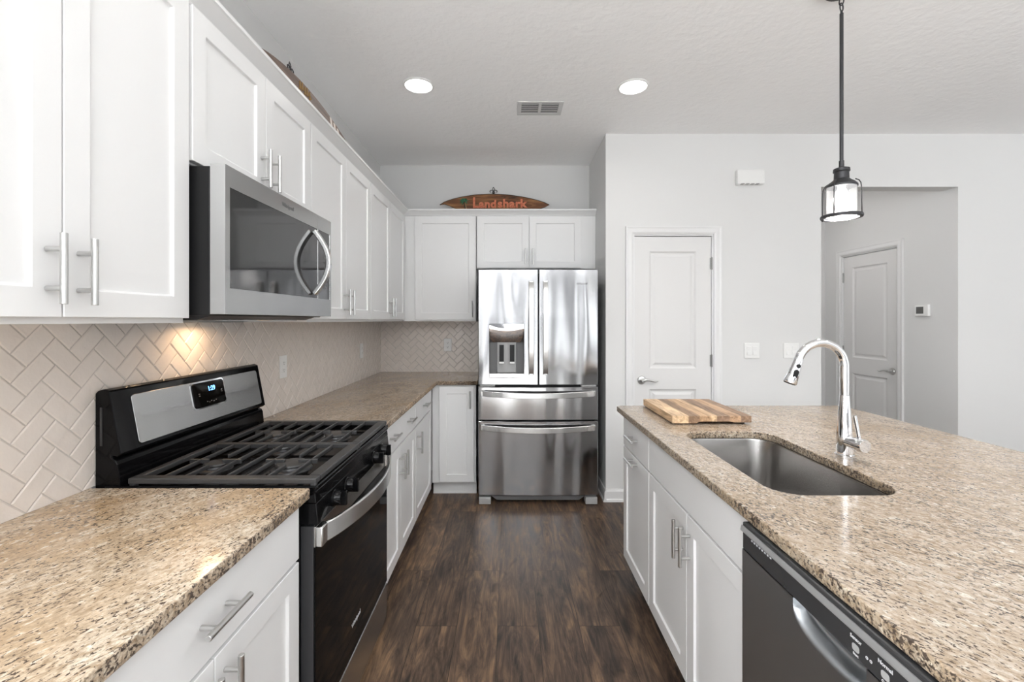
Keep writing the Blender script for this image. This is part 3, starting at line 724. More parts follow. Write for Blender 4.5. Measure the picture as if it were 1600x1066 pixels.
# ------------------------------------------------------------------ outlets and switches
def wall_plate(name, loc, rz, wd, kind, label, cat, group=None):
    t = thing(name, loc, label, cat, group, rz)
    b = B(); b.box(-wd/2, -0.006, -0.0585, wd/2, 0, 0.0585)
    obj('plate', b, M['white'], t, bev=0.0025, seg=3)
    if kind == 'outlet':
        for s_ in (-1, 1):
            o = B(); o.prism([(p[0], p[1]) for p in rrect(-0.017, s_*0.0195-0.0145, 0.017, s_*0.0195+0.0145, 0.008, 5)], 'y', -0.008, -0.0055)
            oo = obj('socket', o, M['white'], t)
            k = B(); zc = s_*0.0195
            k.box(-0.0075, -0.0084, zc-0.001, -0.0055, -0.0079, zc+0.007); k.box(0.0055, -0.0084, zc-0.001, 0.0075, -0.0079, zc+0.006)
            k.box(-0.002, -0.0084, zc-0.009, 0.002, -0.0079, zc-0.005)
            obj('slot', k, M['blkmatte'], oo)
    else:
        for cx in (-0.023, 0.023):
            o = B(); o.box(cx-0.0175, -0.0072, -0.0345, cx+0.0175, -0.0055, 0.0345)
            p_ = obj('rocker_frame', o, M['white'], t, bev=0.001, seg=1)
            o = B(); o.prism([(-0.0072, -0.031), (-0.0105, -0.031), (-0.0075, 0.0), (-0.0085, 0.031), (-0.0072, 0.031)], 'x', cx-0.014, cx+0.014)
            obj('rocker', o, M['white'], p_)
    return t
wall_plate('wall_outlet', (XL+0.0085, 2.35, 1.148), R(90), 0.072, 'outlet', 'white outlet plate on the left backsplash just beyond the range', 'outlet')
wall_plate('wall_outlet', (XL+0.0085, 3.60, 1.147), R(90), 0.072, 'outlet', 'white outlet plate on the left backsplash near the far corner', 'outlet')
wall_plate('wall_outlet', (-0.567, YK-0.0085, 1.164), 0, 0.072, 'outlet', 'white outlet plate on the back wall backsplash left of the refrigerator', 'outlet')
wall_plate('light_switch', (1.867, YF-0.0005, 1.158), 0, 0.118, 'switch', 'white double rocker switch plate nearer the pantry door', 'switch')
wall_plate('light_switch', (2.170, YF-0.0005, 1.158), 0, 0.118, 'switch', 'white double rocker switch plate nearer the hallway opening', 'switch')

# door chime box
t = thing('door_chime', (1.842, YF-0.0005, 2.43), 'white rectangular chime box high on the wall above the switches', 'door chime')
obj('housing', B().box(-0.103, -0.045, 0, 0.103, 0, 0.112), M['white'], t, bev=0.008, seg=3)
b = B()
for i in range(4): b.box(-0.075+i*0.038, -0.0453, -0.001, -0.052+i*0.038, -0.02, 0.005)
obj('vent_slot', b, M['grey'], t)
# thermostat on the hallway wall
t = thing('thermostat', (H1[1]-0.0005, 3.735, 1.475), 'small white thermostat with a grey screen on the hallway wall', 'thermostat', rz=R(-90))
obj('case', B().box(-0.062, -0.022, -0.048, 0.062, 0, 0.048), M['white'], t, bev=0.005, seg=3)
obj('screen', B().box(-0.045, -0.0235, -0.028, 0.020, -0.0215, 0.030), M['lcd'], t)

# ------------------------------------------------------------------ refrigerator
FX0, FX1 = -0.232, 0.672; FC = (FX0+FX1)/2; FW = FX1-FX0; FY = 3.372
t = fr = thing('refrigerator', (FC, FY, 0), 'stainless steel French-door refrigerator with two bottom drawers and ice dispenser', 'refrigerator')
b = B(); b.box(FX0+0.008, FY+0.10, 0.05, FX1-0.008, 4.12, 1.755)
obj('body', b, M['dkgrey'], t, world=True, bev=0.003)
def fbow(x): return FY - 0.016 * (1 - ((x - FC) / (FW / 2)) ** 2) + 0.010
def fdoor(name, x0, x1, z0, z1, hole=None):
    b = B(); n = 24; r = 0.012; yb = FY + 0.085
    xs = sorted({*[x0 + (x1 - x0) * i / n for i in range(n+1)], x0 + 0.004, x1 - 0.004, *( [hole[0], hole[1]] if hole else [])})
    zs = sorted({z0, z0+0.004, z1-0.004, z1, *([hole[2], hole[3]] if hole else [])})
    def yy(x, z):
        e = 0
        for d in (x - x0, x1 - x):
            if d < 0.0039: e = max(e, 0.006)
        for d in (z - z0, z1 - z):
            if d < 0.0039: e = max(e, 0.004)
        return fbow(x) + e
    V = {}
    def v(x, z, back=False):
        k = (x, z, back)
        if k not in V: V[k] = b.bm.verts.new((x, yb if back else yy(x, z), z))
        return V[k]
    for i in range(len(xs)-1):
        for j in range(len(zs)-1):
            if hole and hole[0]-1e-6 <= xs[i] and xs[i+1] <= hole[1]+1e-6 and hole[2]-1e-6 <= zs[j] and zs[j+1] <= hole[3]+1e-6: continue
            b.bm.faces.new([v(xs[i], zs[j]), v(xs[i+1], zs[j]), v(xs[i+1], zs[j+1]), v(xs[i], zs[j+1])])
    for i in range(len(xs)-1):
        for z in (z0, z1): b.bm.faces.new([v(xs[i], z), v(xs[i+1], z), v(xs[i+1], z, True), v(xs[i], z, True)])
    for j in range(len(zs)-1):
        for x in (x0, x1): b.bm.faces.new([v(x, zs[j]), v(x, zs[j+1]), v(x, zs[j+1], True), v(x, zs[j], True)])
    b.bm.faces.new([v(x, z0, True) for x in xs] + [v(x1, z, True) for z in zs[1:]] + [v(x, z1, True) for x in xs[::-1][1:]] + [v(x0, z, True) for z in zs[::-1][1:-1]])
    return obj(name, b, M['fridge'], fr, world=True, autos=30)
SEAM = 0.222
HOLE = (-0.150, 0.115, 0.985, 1.366)
dl = fdoor('door', FX0, SEAM-0.003, 0.905, 1.775, HOLE)
dr = fdoor('door', SEAM+0.003, FX1, 0.905, 1.775)
w1 = fdoor('drawer', FX0, FX1, 0.640, 0.888)
w2 = fdoor('drawer', FX0, FX1, 0.072, 0.628)
for d_, x in ((dl, SEAM-0.056), (dr, SEAM+0.051)):
    b = B(); y = fbow(x)
    b.rect_sweep([(x, y - 0.012 - 0.045 * math.sin(math.pi * min(1, max(0, (i/24))) ) ** 0.55, 0.985 + 0.70 * i/24) for i in range(25)], (1, 0, 0), 0.019, 0.006)
    for z in (0.995, 1.675): b.box(x-0.016, y-0.022, z-0.012, x+0.016, y+0.004, z+0.012)
    obj('handle', b, M['steel_h'], d_, world=True, bev=0.003, autos=35)
for d_, z in ((w1, 0.842), (w2, 0.585)):
    b = B()
    b.rect_sweep([(FX0+0.025 + (FW-0.05)*i/28, fbow(FX0+0.025+(FW-0.05)*i/28) - 0.010 - 0.045*math.sin(math.pi*i/28)**0.5, z - 0.012*math.sin(math.pi*i/28)) for i in range(29)], (0, 0, 1), 0.021, 0.006)
    for x in (FX0+0.035, FX1-0.035): b.box(x-0.012, fbow(x)-0.02, z-0.018, x+0.012, fbow(x)+0.004, z+0.018)
    obj('handle', b, M['steel_h'], d_, world=True, bev=0.003, autos=35)
# dispenser
h0, h1, v0, v1 = HOLE; yf = fbow(-0.02)
b = B(); dp = 0.075
b.bm.free(); b = B()
for q in ([(h0, yf+0.004, v0), (h0, yf+dp, v0), (h0, yf+dp, v1), (h0, yf+0.004, v1)], [(h1, yf+0.004, v0), (h1, yf+0.004, v1), (h1, yf+dp, v1), (h1, yf+dp, v0)],
          [(h0, yf+dp, v0), (h1, yf+dp, v0), (h1, yf+dp, v1), (h0, yf+dp, v1)], [(h0, yf+0.004, v1), (h1, yf+0.004, v1), (h1, yf+dp, v1), (h0, yf+dp, v1)],
          [(h0, yf+0.004, v0), (h1, yf+0.004, v0), (h1, yf+dp, v0), (h0, yf+dp, v0)]):
    b.bm.faces.new([b.bm.verts.new(p) for p in q])
disp = obj('dispenser_recess', b, M['midgrey'], dl, world=True)
b = B(); b.grid(lambda u, v: (h0+0.002+(h1-h0-0.004)*u, yf+0.006+0.034*(1-v)**2.6 + 0.010*(2*u-1)**2*(1-v), 1.225+(v1-0.002-1.225)*v), 16, 16)
obj('dispenser_panel', b, M['chrome'], dl, world=True, smooth=True)
b = B(); b.box(h0, yf-0.006, v0-0.026, h1, yf+0.02, v0+0.006); b.box(h0, yf+0.02, v0-0.006, h1, yf+0.075, v0+0.006)
obj('drip_tray', b, M['steel_h'], dl, world=True, bev=0.003)
b = B(); b.box(-0.092, yf+0.045, v0+0.006, 0.056, yf+0.07, 1.235)
obj('nozzle_column', b, M['grey'], dl, world=True, bev=0.006)
for x in (-0.056, 0.024):
    b = B(); b.prism([(yf+0.040, 1.075), (yf+0.030, 1.08), (yf+0.037, 1.205), (yf+0.044, 1.205)], 'x', x-0.017, x+0.017)
    pd = obj('paddle', b, M['blkmatte'], dl, world=True)
    b = B(); b.box(x-0.018, yf+0.026, 1.062, x+0.018, yf+0.044, 1.076)
    obj('paddle_tip', b, M['white'], pd, world=True, bev=0.002)
b = text_mesh('Whirlpool', 0.026, 0.0004, 0, Matrix.Translation((0.535, fbow(0.535)-0.0008, 1.668)) @ TX_B)
obj('badge', b, M['printdk'], dr, world=True)
for x in (FX0+0.05, FX1-0.05):
    b = B(); b.box(x-0.045, FY+0.005, 0.003, x+0.045, FY+0.08, 0.055)
    obj('foot_cover', b, M['grey'], fr, world=True, bev=0.005)
b = B(); b.prism([(FX0+0.095, 0.062), (FX0+0.14, 0.028), (FX1-0.14, 0.028), (FX1-0.095, 0.062)], 'y', FY+0.03, FY+0.06)
obj('base_grille', b, M['midgrey'], fr, world=True)
for x in (FX0+0.06, FX1-0.06):
    b = B(); b.box(x-0.05, FY+0.02, 1.755, x+0.05, FY+0.16, 1.779)
    obj('hinge_cover', b, M['dkgrey'], fr, world=True, bev=0.003)
for x in (FX0+0.07, FX1-0.07):
    b = B(); b.box(x-0.055, FY+0.012, 0.889, x+0.055, FY+0.06, 0.904)
    obj('hinge_cover', b, M['grey'], fr, world=True, bev=0.003)

# ------------------------------------------------------------------ microwave over the range
MX = -0.796; MY0, MY1, MZ0, MZ1 = 1.256, 2.004, 1.408, 1.830
t = mw = thing('microwave', (MX, MY0, MZ0), 'stainless over-the-range microwave with black glass door and bowed handle', 'microwave')
b = B(); b.box(XL+0.001, MY0+0.004, MZ0-0.004, MX-0.045, MY1-0.004, MZ1-0.004)
obj('body', b, M['blkmatte'], t, world=True, bev=0.003)
YS = 1.868
def mdoor(y0, y1, win, name):
    b = B(); b.panel(0, y1-y0, 0, MZ1-MZ0, 0.042, [(win[0]-y0, win[1]-y0, win[2]-MZ0, win[3]-MZ0, [(0.001, 0.003)])])
    bmesh.ops.transform(b.bm, matrix=Matrix.Translation((MX, y0, MZ0)) @ FACE_L, verts=b.bm.verts)
    return obj(name, b, M['steel'], mw, world=True, bev=0.004, seg=3, autos=40)
wz0, wz1 = 1.482, 1.770
md = mdoor(MY0, YS-0.001, (MY0+0.022, YS-0.0015, wz0, wz1), 'door')
mc = mdoor(YS+0.001, MY1, (YS+0.0015, MY1-0.014, wz0, wz1), 'control_panel')
obj('window', B().box(MX-0.006, MY0+0.023, wz0+0.001, MX-0.0015, YS-0.001, wz1-0.001), M['microglass'], md, world=True)
gl = obj('keypad', B().box(MX-0.006, YS+0.001, wz0+0.001, MX-0.0015, MY1-0.015, wz1-0.001), M['microglass'], mc, world=True)
for r_ in range(7):
    me = text_mesh('%d %d %d' % ((r_*3+1) % 10, (r_*3+2) % 10, (r_*3+3) % 10) if r_ < 4 else 'cook', 0.014, 0.0003, 0, Matrix.Translation((MX-0.001, 1.94, 1.53+0.022*r_)) @ TX_L)
    obj('keypad_print', me, M['printdk'], gl, world=True)
b = B(); n = 28
b.rect_sweep([(MX + 0.004 + 0.060*math.sin(math.pi*i/n)**0.9, 1.822, 1.498 + 0.256*i/n) for i in range(n+1)], (0, 1, 0), 0.013, 0.009)
obj('handle', b, M['steel_h'], md, world=True, bev=0.004, autos=35, seg=3)
me = text_mesh('Whirlpool', 0.020, 0.0004, 0, Matrix.Translation((MX+0.0008, 1.615, 1.800)) @ TX_L)
obj('badge', me, M['printdk'], md, world=True)
b = B(); b.prism([(XL+0.02, MZ0-0.004), (XL+0.02, MZ0-0.016), (MX-0.10, MZ0-0.016), (MX-0.06, MZ0-0.004)], 'y', MY0+0.03, MY1-0.03)
ub = obj('underside', b, M['dkgrey'], mw, world=True)
for y in (1.40, 1.70):
    b = B(); b.box(-1.06, y, MZ0-0.0185, -0.90, y+0.20, MZ0-0.0162)
    obj('grease_filter', b, M['steel'], ub, world=True)
b = B(); b.box(-1.13, 1.62, MZ0-0.0185, -1.09, 1.70, MZ0-0.0162)
obj('lamp_lens', b, M['ulamp'], ub, world=True)
area_light('cooktop_lamp', (-1.10, 1.66, MZ0-0.022), (0, R(-12), 0), 0.05, 0.09, 0.8, (1.0, 0.66, 0.38))

# ------------------------------------------------------------------ gas range
RY0, RY1 = 1.284, 2.046; RX = -0.560
t = rg = thing('gas_range', (RX, (RY0+RY1)/2, 0), 'black and stainless steel gas range with cast iron grates, between the granite countertops', 'range')
b = B(); b.box(-1.165, RY0+0.004, 0.03, -0.602, RY1-0.004, 0.895)
b.box(-0.602, RY0+0.012, 0.20, -0.590, RY1-0.012, 0.80)
obj('body', b, M['blkmatte'], t, world=True, bev=0.002)
for y in (RY0+0.06, RY1-0.06):
    for x in (-1.10, -0.66):
        b = B(); b.tube([(x, y, 0), (x, y, 0.032)], 0.018, 12)
        obj('foot', b, M['blkmatte'], t, world=True)
# cooktop with raised lip
b = B(); b.box(-1.160, RY0, 0.893, -0.552, RY1, 0.902)
for q in ((-1.160, RY0, -0.552, RY0+0.012), (-1.160, RY1-0.012, -0.552, RY1), (-0.566, RY0+0.012, -0.552, RY1-0.012), (-1.160, RY0+0.012, -1.118, RY1-0.012)):
    b.box(q[0], q[1], 0.902, q[2], q[3], 0.914)
obj('cooktop', b, M['blk'], t, world=True, bev=0.003)
# backguard
bk = B(); bk.prism([(-1.1875, 0.90), (-1.1875, 1.180), (-1.180, 1.188), (-1.162, 1.193), (-1.146, 1.187), (-1.112, 1.006), (-1.122, 0.998), (-1.140, 1.002), (-1.140, 0.994), (-1.128, 0.988), (-1.122, 0.976), (-1.116, 0.914), (-1.116, 0.90)], 'y', RY0+0.001, RY1-0.001)
bg_ = obj('backguard', bk, M['blk'], t, world=True, bev=0.003)
def facept(s_, off=0.0):
    """point on the sloped face of the backguard, s=0 bottom, 1 top"""
    a = Vector((-1.112, 0, 1.006)); c = Vector((-1.146, 0, 1.187)); n_ = Vector((c.z-a.z, 0, -(c.x-a.x))).normalized()
    return a + (c - a) * s_ + n_ * off
def facebox(y0, y1, s0, s1, o0, o1):
    b = B(); q = [facept(s0, o0), facept(s1, o0), facept(s1, o1), facept(s0, o1)]
    b.prism([(p.x, p.z) for p in q], 'y', y0, y1); return b
b = B()
def fp3(y, s_, o): p = facept(s_, o); return (p.x, y, p.z)
lp = rrect(RY0+0.065, 0.07, RY1-0.030, 0.88, 0.0, 1)
rr_ = rrect(0, 0, (RY1-0.03)-(RY0+0.065), 0.146, 0.010, 5)
L0 = [fp3(RY0+0.065+u, 0.07 + v/0.18, 0.0005) for u, v in rr_]; L1 = [fp3(RY0+0.065+u, 0.07 + v/0.18, 0.003) for u, v in rr_]
b.loft([L0, L1])
sp = obj('steel_panel', b, M['steel'], bg_, world=True, bev=0.0008, seg=1)
rr_ = rrect(0, 0, 0.175, 0.088, 0.012, 5)
b = B(); b.loft([[fp3(1.600+u, 0.36 + v/0.18, 0.002) for u, v in rr_], [fp3(1.600+u, 0.36 + v/0.18, 0.0065) for u, v in rr_]])
cd = obj('control_display', b, M['blkglass'], bg_, world=True, bev=0.001, seg=1)
rr_ = rrect(0, 0, 0.187, 0.098, 0.015, 5)
b = B(); b.loft([[fp3(1.594+u, 0.333 + v/0.18, 0.001) for u, v in rr_], [fp3(1.594+u, 0.333 + v/0.18, 0.004) for u, v in rr_]])
obj('display_bezel', b, M['chrome'], bg_, world=True)
tilt = Matrix.Rotation(-math.atan2(0.038, 0.176), 4, 'Y')
def facetext(s, size, y, ss, m, nm, par):
    p = facept(ss, 0.0072)
    me = text_mesh(s, size, 0.0003, 0.0003, Matrix.Translation((p.x, y, p.z)) @ tilt @ TX_L)
    return obj(nm, me, m, par, world=True)
facetext('1:29', 0.024, 1.700, 0.70, M['blue'], 'clock_digits', bg_)
facetext('- . - .. -', 0.020, 1.690, 0.46, M['printdk'], 'button_print', bg_)
facetext('::', 0.020, 1.630, 0.62, M['printdk'], 'button_print', bg_)
facetext('::', 0.020, 1.755, 0.62, M['printdk'], 'button_print', bg_)
# end-cap slot of the backguard
b = B(); b.box(-1.172, RY0-0.001, 1.03, -1.166, RY0+0.003, 1.14)
obj('vent_slot', b, M['dkgrey'], bg_, world=True)
# burners
burn = [(-0.965, 1.475, 0.036), (-0.715, 1.475, 0.050), (-0.965, 1.855, 0.040), (-0.715, 1.855, 0.046), (-0.84, 1.665, 0.030)]
for (x, y, r) in burn:
    b = B(); b.lathe([(r+0.014, 0.902), (r+0.012, 0.906), (r, 0.909), (r*0.95, 0.915)], (x, y, 0), 32)
    bb = obj('burner', b, M['dkgrey'], rg, world=True, autos=30)
    b = B(); b.lathe([(r*0.97, 0.9152), (r, 0.919), (r*0.92, 0.9235), (r*0.3, 0.9245)], (x, y, 0), 32)
    obj('burner_cap', b, M['iron'], bb, world=True, autos=30)
    b = B(); b.tube([(x-r-0.006, y+0.008, 0.903), (x-r-0.006, y+0.008, 0.918)], 0.003, 8)
    obj('igniter', b, M['white'], bb, world=True)
# grates
GX0, GX1 = -1.098, -0.556; ZG0, ZG1 = 0.914, 0.935
for gi, (y0, y1) in enumerate(((RY0+0.006, 1.664), (1.666, RY1-0.006))):
    b = B(); fw = 0.026
    def bev_bar(x0, y0_, x1, y1_):
        b.box(x0, y0_, ZG0+0.004, x1, y1_, ZG1)
    outer_lo = gi == 0
    wlo, whi = (0.030, 0.012) if gi == 0 else (0.012, 0.022)
    # outer frame with sloped outside
    for (x0, ya, x1, yb_) in ((GX0, y0, GX1, y0+wlo), (GX0, y1-whi, GX1, y1), (GX0, y0+wlo, GX0+0.022, y1-whi), (GX1-0.034, y0+wlo, GX1, y1-whi)):
        bev_bar(x0, ya, x1, yb_)
    ym = (y0+y1)/2
    cb = 1.475 if gi == 0 else 1.855
    xs_ = [GX0 + 0.022 + (GX1-0.034-GX0-0.022) * k / 8 for k in range(1, 8)]
    for k, x in enumerate(xs_):
        near = min(abs(x - (-0.965)), abs(x + 0.715))
        if near < 0.04:
            b.box(x-0.0036, y0+wlo, ZG0+0.006, x+0.0036, cb-0.048, ZG1-0.001); b.box(x-0.0036, cb+0.048, ZG0+0.006, x+0.0036, y1-whi, ZG1-0.001)
        else:
            b.box(x-0.0036, y0+wlo, ZG0+0.006, x+0.0036, y1-whi, ZG1-0.001)
    for bx_ in (-0.965, -0.715):
        b.box(bx_-0.085, cb-0.0045, ZG0+0.005, bx_-0.022, cb+0.0045, ZG1-0.0005); b.box(bx_+0.022, cb-0.0045, ZG0+0.005, bx_+0.085, cb+0.0045, ZG1-0.0005)
    for fx in (GX0+0.01, GX1-0.01):
        for fy in (y0+0.01, y1-0.01): b.box(fx-0.008, fy-0.008, 0.902, fx+0.008, fy+0.008, ZG0+0.006)
    obj('grate', b, M['iron'], rg, world=True, bev=0.003, seg=2)
# front fascia (upper strip + knob panel)
b = B(); b.prism([(-0.605, 0.866), (-0.605, 0.893), (-0.556, 0.893), (-0.553, 0.866)], 'y', RY0, RY1)
obj('front_rail', b, M['blk'], rg, world=True, bev=0.002)
b = B(); b.prism([(-0.605, 0.803), (-0.605, 0.865), (-0.553, 0.865), (-0.547, 0.803)], 'y', RY0+0.001, RY1-0.001)
fs = obj('knob_panel', b, M['blk'], rg, world=True, bev=0.002)
mk = Matrix.Rotation(R(90), 4, 'Y')
for y in (1.405, 1.515, 1.815, 1.925):
    b = B(); b.lathe([(0.026, 0), (0.026, 0.003), (0.023, 0.005), (0.0215, 0.024), (0.020, 0.027)], (-0.550, y, 0.834), 28, mk)
    kb = obj('knob', b, M['blk'], rg, world=True, autos=35)
    b = B(); b.box(-0.530, y-0.006, 0.834-0.022, -0.508, y+0.006, 0.834+0.022)
    obj('knob_grip', b, M['blk'], kb, world=True, bev=0.002)
# oven door
b = B(); b.box(-0.600, RY0+0.004, 0.203, -0.562, RY1-0.004, 0.797)
od = obj('oven_door', b, M['dkgrey'], rg, world=True, bev=0.002)
b = B(); b.box(-0.5625, RY0+0.004, 0.205, -0.556, RY1-0.004, 0.735)
obj('oven_glass', b, M['blkglass'], od, world=True, bev=0.002)
b = B(); b.box(-0.5625, RY0+0.004, 0.7365, -0.556, RY1-0.004, 0.796)
obj('door_trim', b, M['steel'], od, world=True, bev=0.002)
b = B(); n = 30
b.rect_sweep([(-0.548 + 0.070*math.sin(math.pi*i/n)**0.75, RY0+0.030 + (RY1-RY0-0.060)*i/n, 0.766) for i in range(n+1)], (0, 0, 1), 0.029, 0.006)
for y in (RY0+0.004, RY1-0.048): b.box(-0.557, y, 0.737, -0.536, y+0.044, 0.795)
obj('oven_handle', b, M['steel_h'], od, world=True, bev=0.004, autos=35, seg=3)
me = text_mesh('Whirlpool', 0.022, 0.0003, 0, Matrix.Translation((-0.5557, 1.63, 0.305)) @ TX_L)
obj('badge', me, M['print'], od, world=True)
b = B(); b.box(-0.600, RY0+0.004, 0.040, -0.556, RY1-0.004, 0.197)
obj('storage_drawer', b, M['steel'], rg, world=True, bev=0.004)

# ------------------------------------------------------------------ kitchen island
XI = 0.620; ID = 0.62
def island(y_far, wd, label, fronts, body=None, name='island_cabinet'):
    return base((XI, y_far), wd, label, fronts, rz=R(-90), depth=ID, body=body, name=name, group='white island cabinets')
island(2.425, 0.438, 'white island cabinet at the far end with a small drawer over a pull-out door',
       [('drawer', 0.0, 0.436, ZR0, ZR1, (0.218, 0.805, False)), ('door', 0.0, 0.436, 0.118, ZD1, (0.218, 0.690, False))])
island(1.986, 0.844, 'white island sink cabinet with two doors under a plain front, next to the dishwasher',
       [('false', 0.002, 0.842, ZR0, ZR1), ('door', 0.002, 0.421, ZD0, ZD1, (0.389, 0.612, True)), ('door', 0.421, 0.842, ZD0, ZD1, (0.450, 0.612, True))])
# open the sink cabinet's top so the basin sits free inside
sc_ = [o for o in bpy.data.objects if o.name.startswith('island_cabinet')][-1]
for ch in sc_.children:
    if ch.name.startswith('body'):
        bm = bmesh.new(); k = B(); k.bm.free(); k.bm = bm
        k.box(0, 0.021, 0.105, 0.018, ID, HB); k.box(0.826, 0.021, 0.105, 0.844, ID, HB); k.box(0.018, ID-0.012, 0.105, 0.826, ID, HB); k.box(0.018, 0.021, 0.105, 0.826, ID-0.012, 0.123)
        k.box(0.018, 0.021, 0.123, 0.826, 0.035, HB)
        ch.data = finish(bm, 'body', M['cab'])
t = thing('island_paneling', (1.25, 1.45, 0), 'white panelled back and end of the kitchen island', 'panel')
b = B(); b.box(1.245, 0.50, 0, 1.265, 2.425, HB); b.box(XI+0.02, 0.50, 0, 1.244, 0.530, HB)
obj('back_panel', b, M['cab'], t, world=True, bev=0.001)
# dishwasher
DX = 0.592; DY0, DY1 = 0.536, 1.137
t = dw = thing('dishwasher', (DX, (DY0+DY1)/2, 0), 'dark slate built-in dishwasher with pocket handle under the island countertop', 'dishwasher')
b = B(); b.box(DX+0.045, DY0+0.01, 0.10, 1.22, DY1-0.006, 0.862); b.box(DX+0.08, DY0+0.01, 0.0, DX+0.10, DY1-0.006, 0.10)
obj('body', b, M['blkmatte'], t, world=True)
# door with pocket recess (face at DX, looks to -X). local u = distance from far edge
PC, PW, PZ0, PZ1 = 0.838, 0.096, 0.758, 0.812
def pocket_door():
    bm = bmesh.new()
    nu, nz = 48, 60
    ys = [DY0 + (DY1-DY0) * i / nu for i in range(nu+1)]
    ys = sorted(set(ys + [PC + PW * math.cos(math.pi * k / 24) for k in range(25)]))
    zs = [0.12, 0.3, 0.5, 0.7] + [0.735 + (0.812-0.735) * i / 26 for i in range(27)]
    def dep(y, z):
        u = (y-PC)/PW
        if abs(u) >= 1: return 0
        lo = PZ1 - (PZ1-PZ0) * (1 - abs(u)**3) ** (1/3)
        if z <= lo: return 0
        k = min(1, (z-lo)/0.022)
        return 0.030 * (3*k*k - 2*k**3)
    V = [[bm.verts.new((DX + dep(y, z), y, z)) for z in zs] for y in ys]
    for i in range(len(ys)-1):
        for j in range(len(zs)-1): bm.faces.new([V[i][j], V[i][j+1], V[i+1][j+1], V[i+1][j]])
    b = B(); b.bm.free(); b.bm = bm
    b.box(DX+0.034, DY0, 0.12, DX+0.045, DY1, 0.812)
    for y in (DY0, DY1-0.001):
        b.box(DX, y, 0.12, DX+0.034, y+0.001, 0.812)
    return b
dd = obj('door', pocket_door(), M['dwsteel'], dw, world=True, autos=50)
b = B(); b.box(DX, DY0, 0.8125, DX+0.045, DY1, 0.8815)
cp = obj('control_console', b, M['dwpanel'], dw, world=True, bev=0.004)
b = B(); b.box(DX-0.0012, DY0+0.02, 0.8155, DX+0.002, DY1-0.035, 0.857)
cf = obj('console_face', b, M['dwpanel'], cp, world=True, bev=0.0008, seg=1)
b = B(); b.prism([(DX-0.0015, 0.8575), (DX-0.0048, 0.859), (DX-0.0050, 0.8615), (DX-0.0022, 0.8720), (DX+0.001, 0.8720), (DX+0.006, 0.861)], 'y', DY0, DY1)
obj('top_bevel', b, M['dwtop'], cp, world=True)
b = B()
for i in range(8): b.box(DX-0.0018, DY1-0.045-0.011*i-0.006, 0.8515, DX-0.0008, DY1-0.045-0.011*i, 0.855)
obj('status_marks', b, M['print'], cf, world=True)
for k, y in enumerate((0.763, 0.703, 0.643, 0.588)):
    b = B(); b.prism(rrect(y-0.0075, 0.826, y+0.0075, 0.838, 0.004, 4), 'x', DX-0.0022, DX-0.001)
    obj('button', b, M['grey'], cf, world=True)
    for (dy, dz, s, sz) in ((0.0, 0.847, ['Sensor', 'Normal', 'Heavy', '1 Hour'][k], 0.009), (-0.028, 0.834, 'o o', 0.010), (0.0, 0.8205, ['Start', 'Cycle', 'Dry', 'Rinse'][k], 0.006)):
        me = text_mesh(s, sz, 0.0002, 0.0002, Matrix.Translation((DX-0.0016, y+dy, dz)) @ TX_I)
        obj('button_print', me, M['print'], cf, world=True)

# ------------------------------------------------------------------ sink
t = sk = thing('kitchen_sink', ((SK[0]+SK[2])/2, (SK[1]+SK[3])/2, 0.66), 'undermount stainless steel sink basin set in the island countertop', 'sink')
b = B(); zt_ = 0.8825
def rl(ins, z, rad): return [(x, y, z) for x, y in rrect(SK[0]+ins, SK[1]+ins, SK[2]-ins, SK[3]-ins, rad, 10)]
b.loft([rl(-0.015, zt_, 0.098), rl(0.004-0.006, zt_, 0.085), rl(0.0, zt_-0.006, 0.083), rl(0.008, 0.70, 0.080), rl(0.012, 0.685, 0.078), rl(0.022, 0.672, 0.072), rl(0.036, 0.667, 0.06), rl(0.14, 0.662, 0.03)], False, True)
so = obj('basin', b, M['sink'], sk, world=True, autos=50)
md_ = so.modifiers.new('solid', 'SOLIDIFY'); md_.thickness = 0.0012; md_.offset = -1
b = B(); b.lathe([(0.045, 0.6632), (0.042, 0.666), (0.034, 0.6655), (0.030, 0.664), (0.01, 0.664)], ((SK[0]+SK[2])/2, (SK[1]+SK[3])/2, 0), 32)
obj('drain', b, M['chrome'], sk, world=True, smooth=True)

# ------------------------------------------------------------------ faucet
FXc, FYc = 1.187, 1.585
t = fa = thing('kitchen_faucet', (FXc, FYc, ZT), 'tall chrome gooseneck faucet with pull-down spray head behind the island sink', 'faucet')
b = B(); b.lathe([(0.030, 0), (0.030, 0.004), (0.027, 0.007), (0.0265, 0.030), (0.0245, 0.075), (0.0205, 0.13), (0.0165, 0.185), (0.0150, 0.212)], (FXc, FYc, ZT), 36)
obj('base', b, M['chrome'], fa, world=True, autos=40)
RA = 0.083; zc_ = 1.228
pth = [(FXc, FYc, ZT+0.2125), (FXc, FYc, zc_-0.04)]
for i in range(25):
    a = R(0 + 165 * i / 24)
    pth.append((FXc - RA + RA * math.cos(a), FYc, zc_ + RA * math.sin(a)))
b = B(); b.tube(pth, 0.0143, 20)
obj('spout', b, M['chrome'], fa, world=True, autos=60)
e = Vector(pth[-1]); dr_ = (e - Vector(pth[-2])).normalized()
dr_ = (dr_ + Vector((-0.06, -0.02, 0))).normalized()
b = B(); b.tube([e + dr_*0.001, e + dr_*0.004, e + dr_*0.04, e + dr_*0.082, e + dr_*0.087], [0.0146, 0.0150, 0.0178, 0.0225, 0.021], 24)
sh = obj('spray_head', b, M['chrome'], fa, world=True, autos=40)
vv = dr_.cross(Vector((0, 1, 0))).normalized()
if vv.x > 0: vv = -vv
b = B(); side = Vector((-0.15, -1, 0)).normalized()
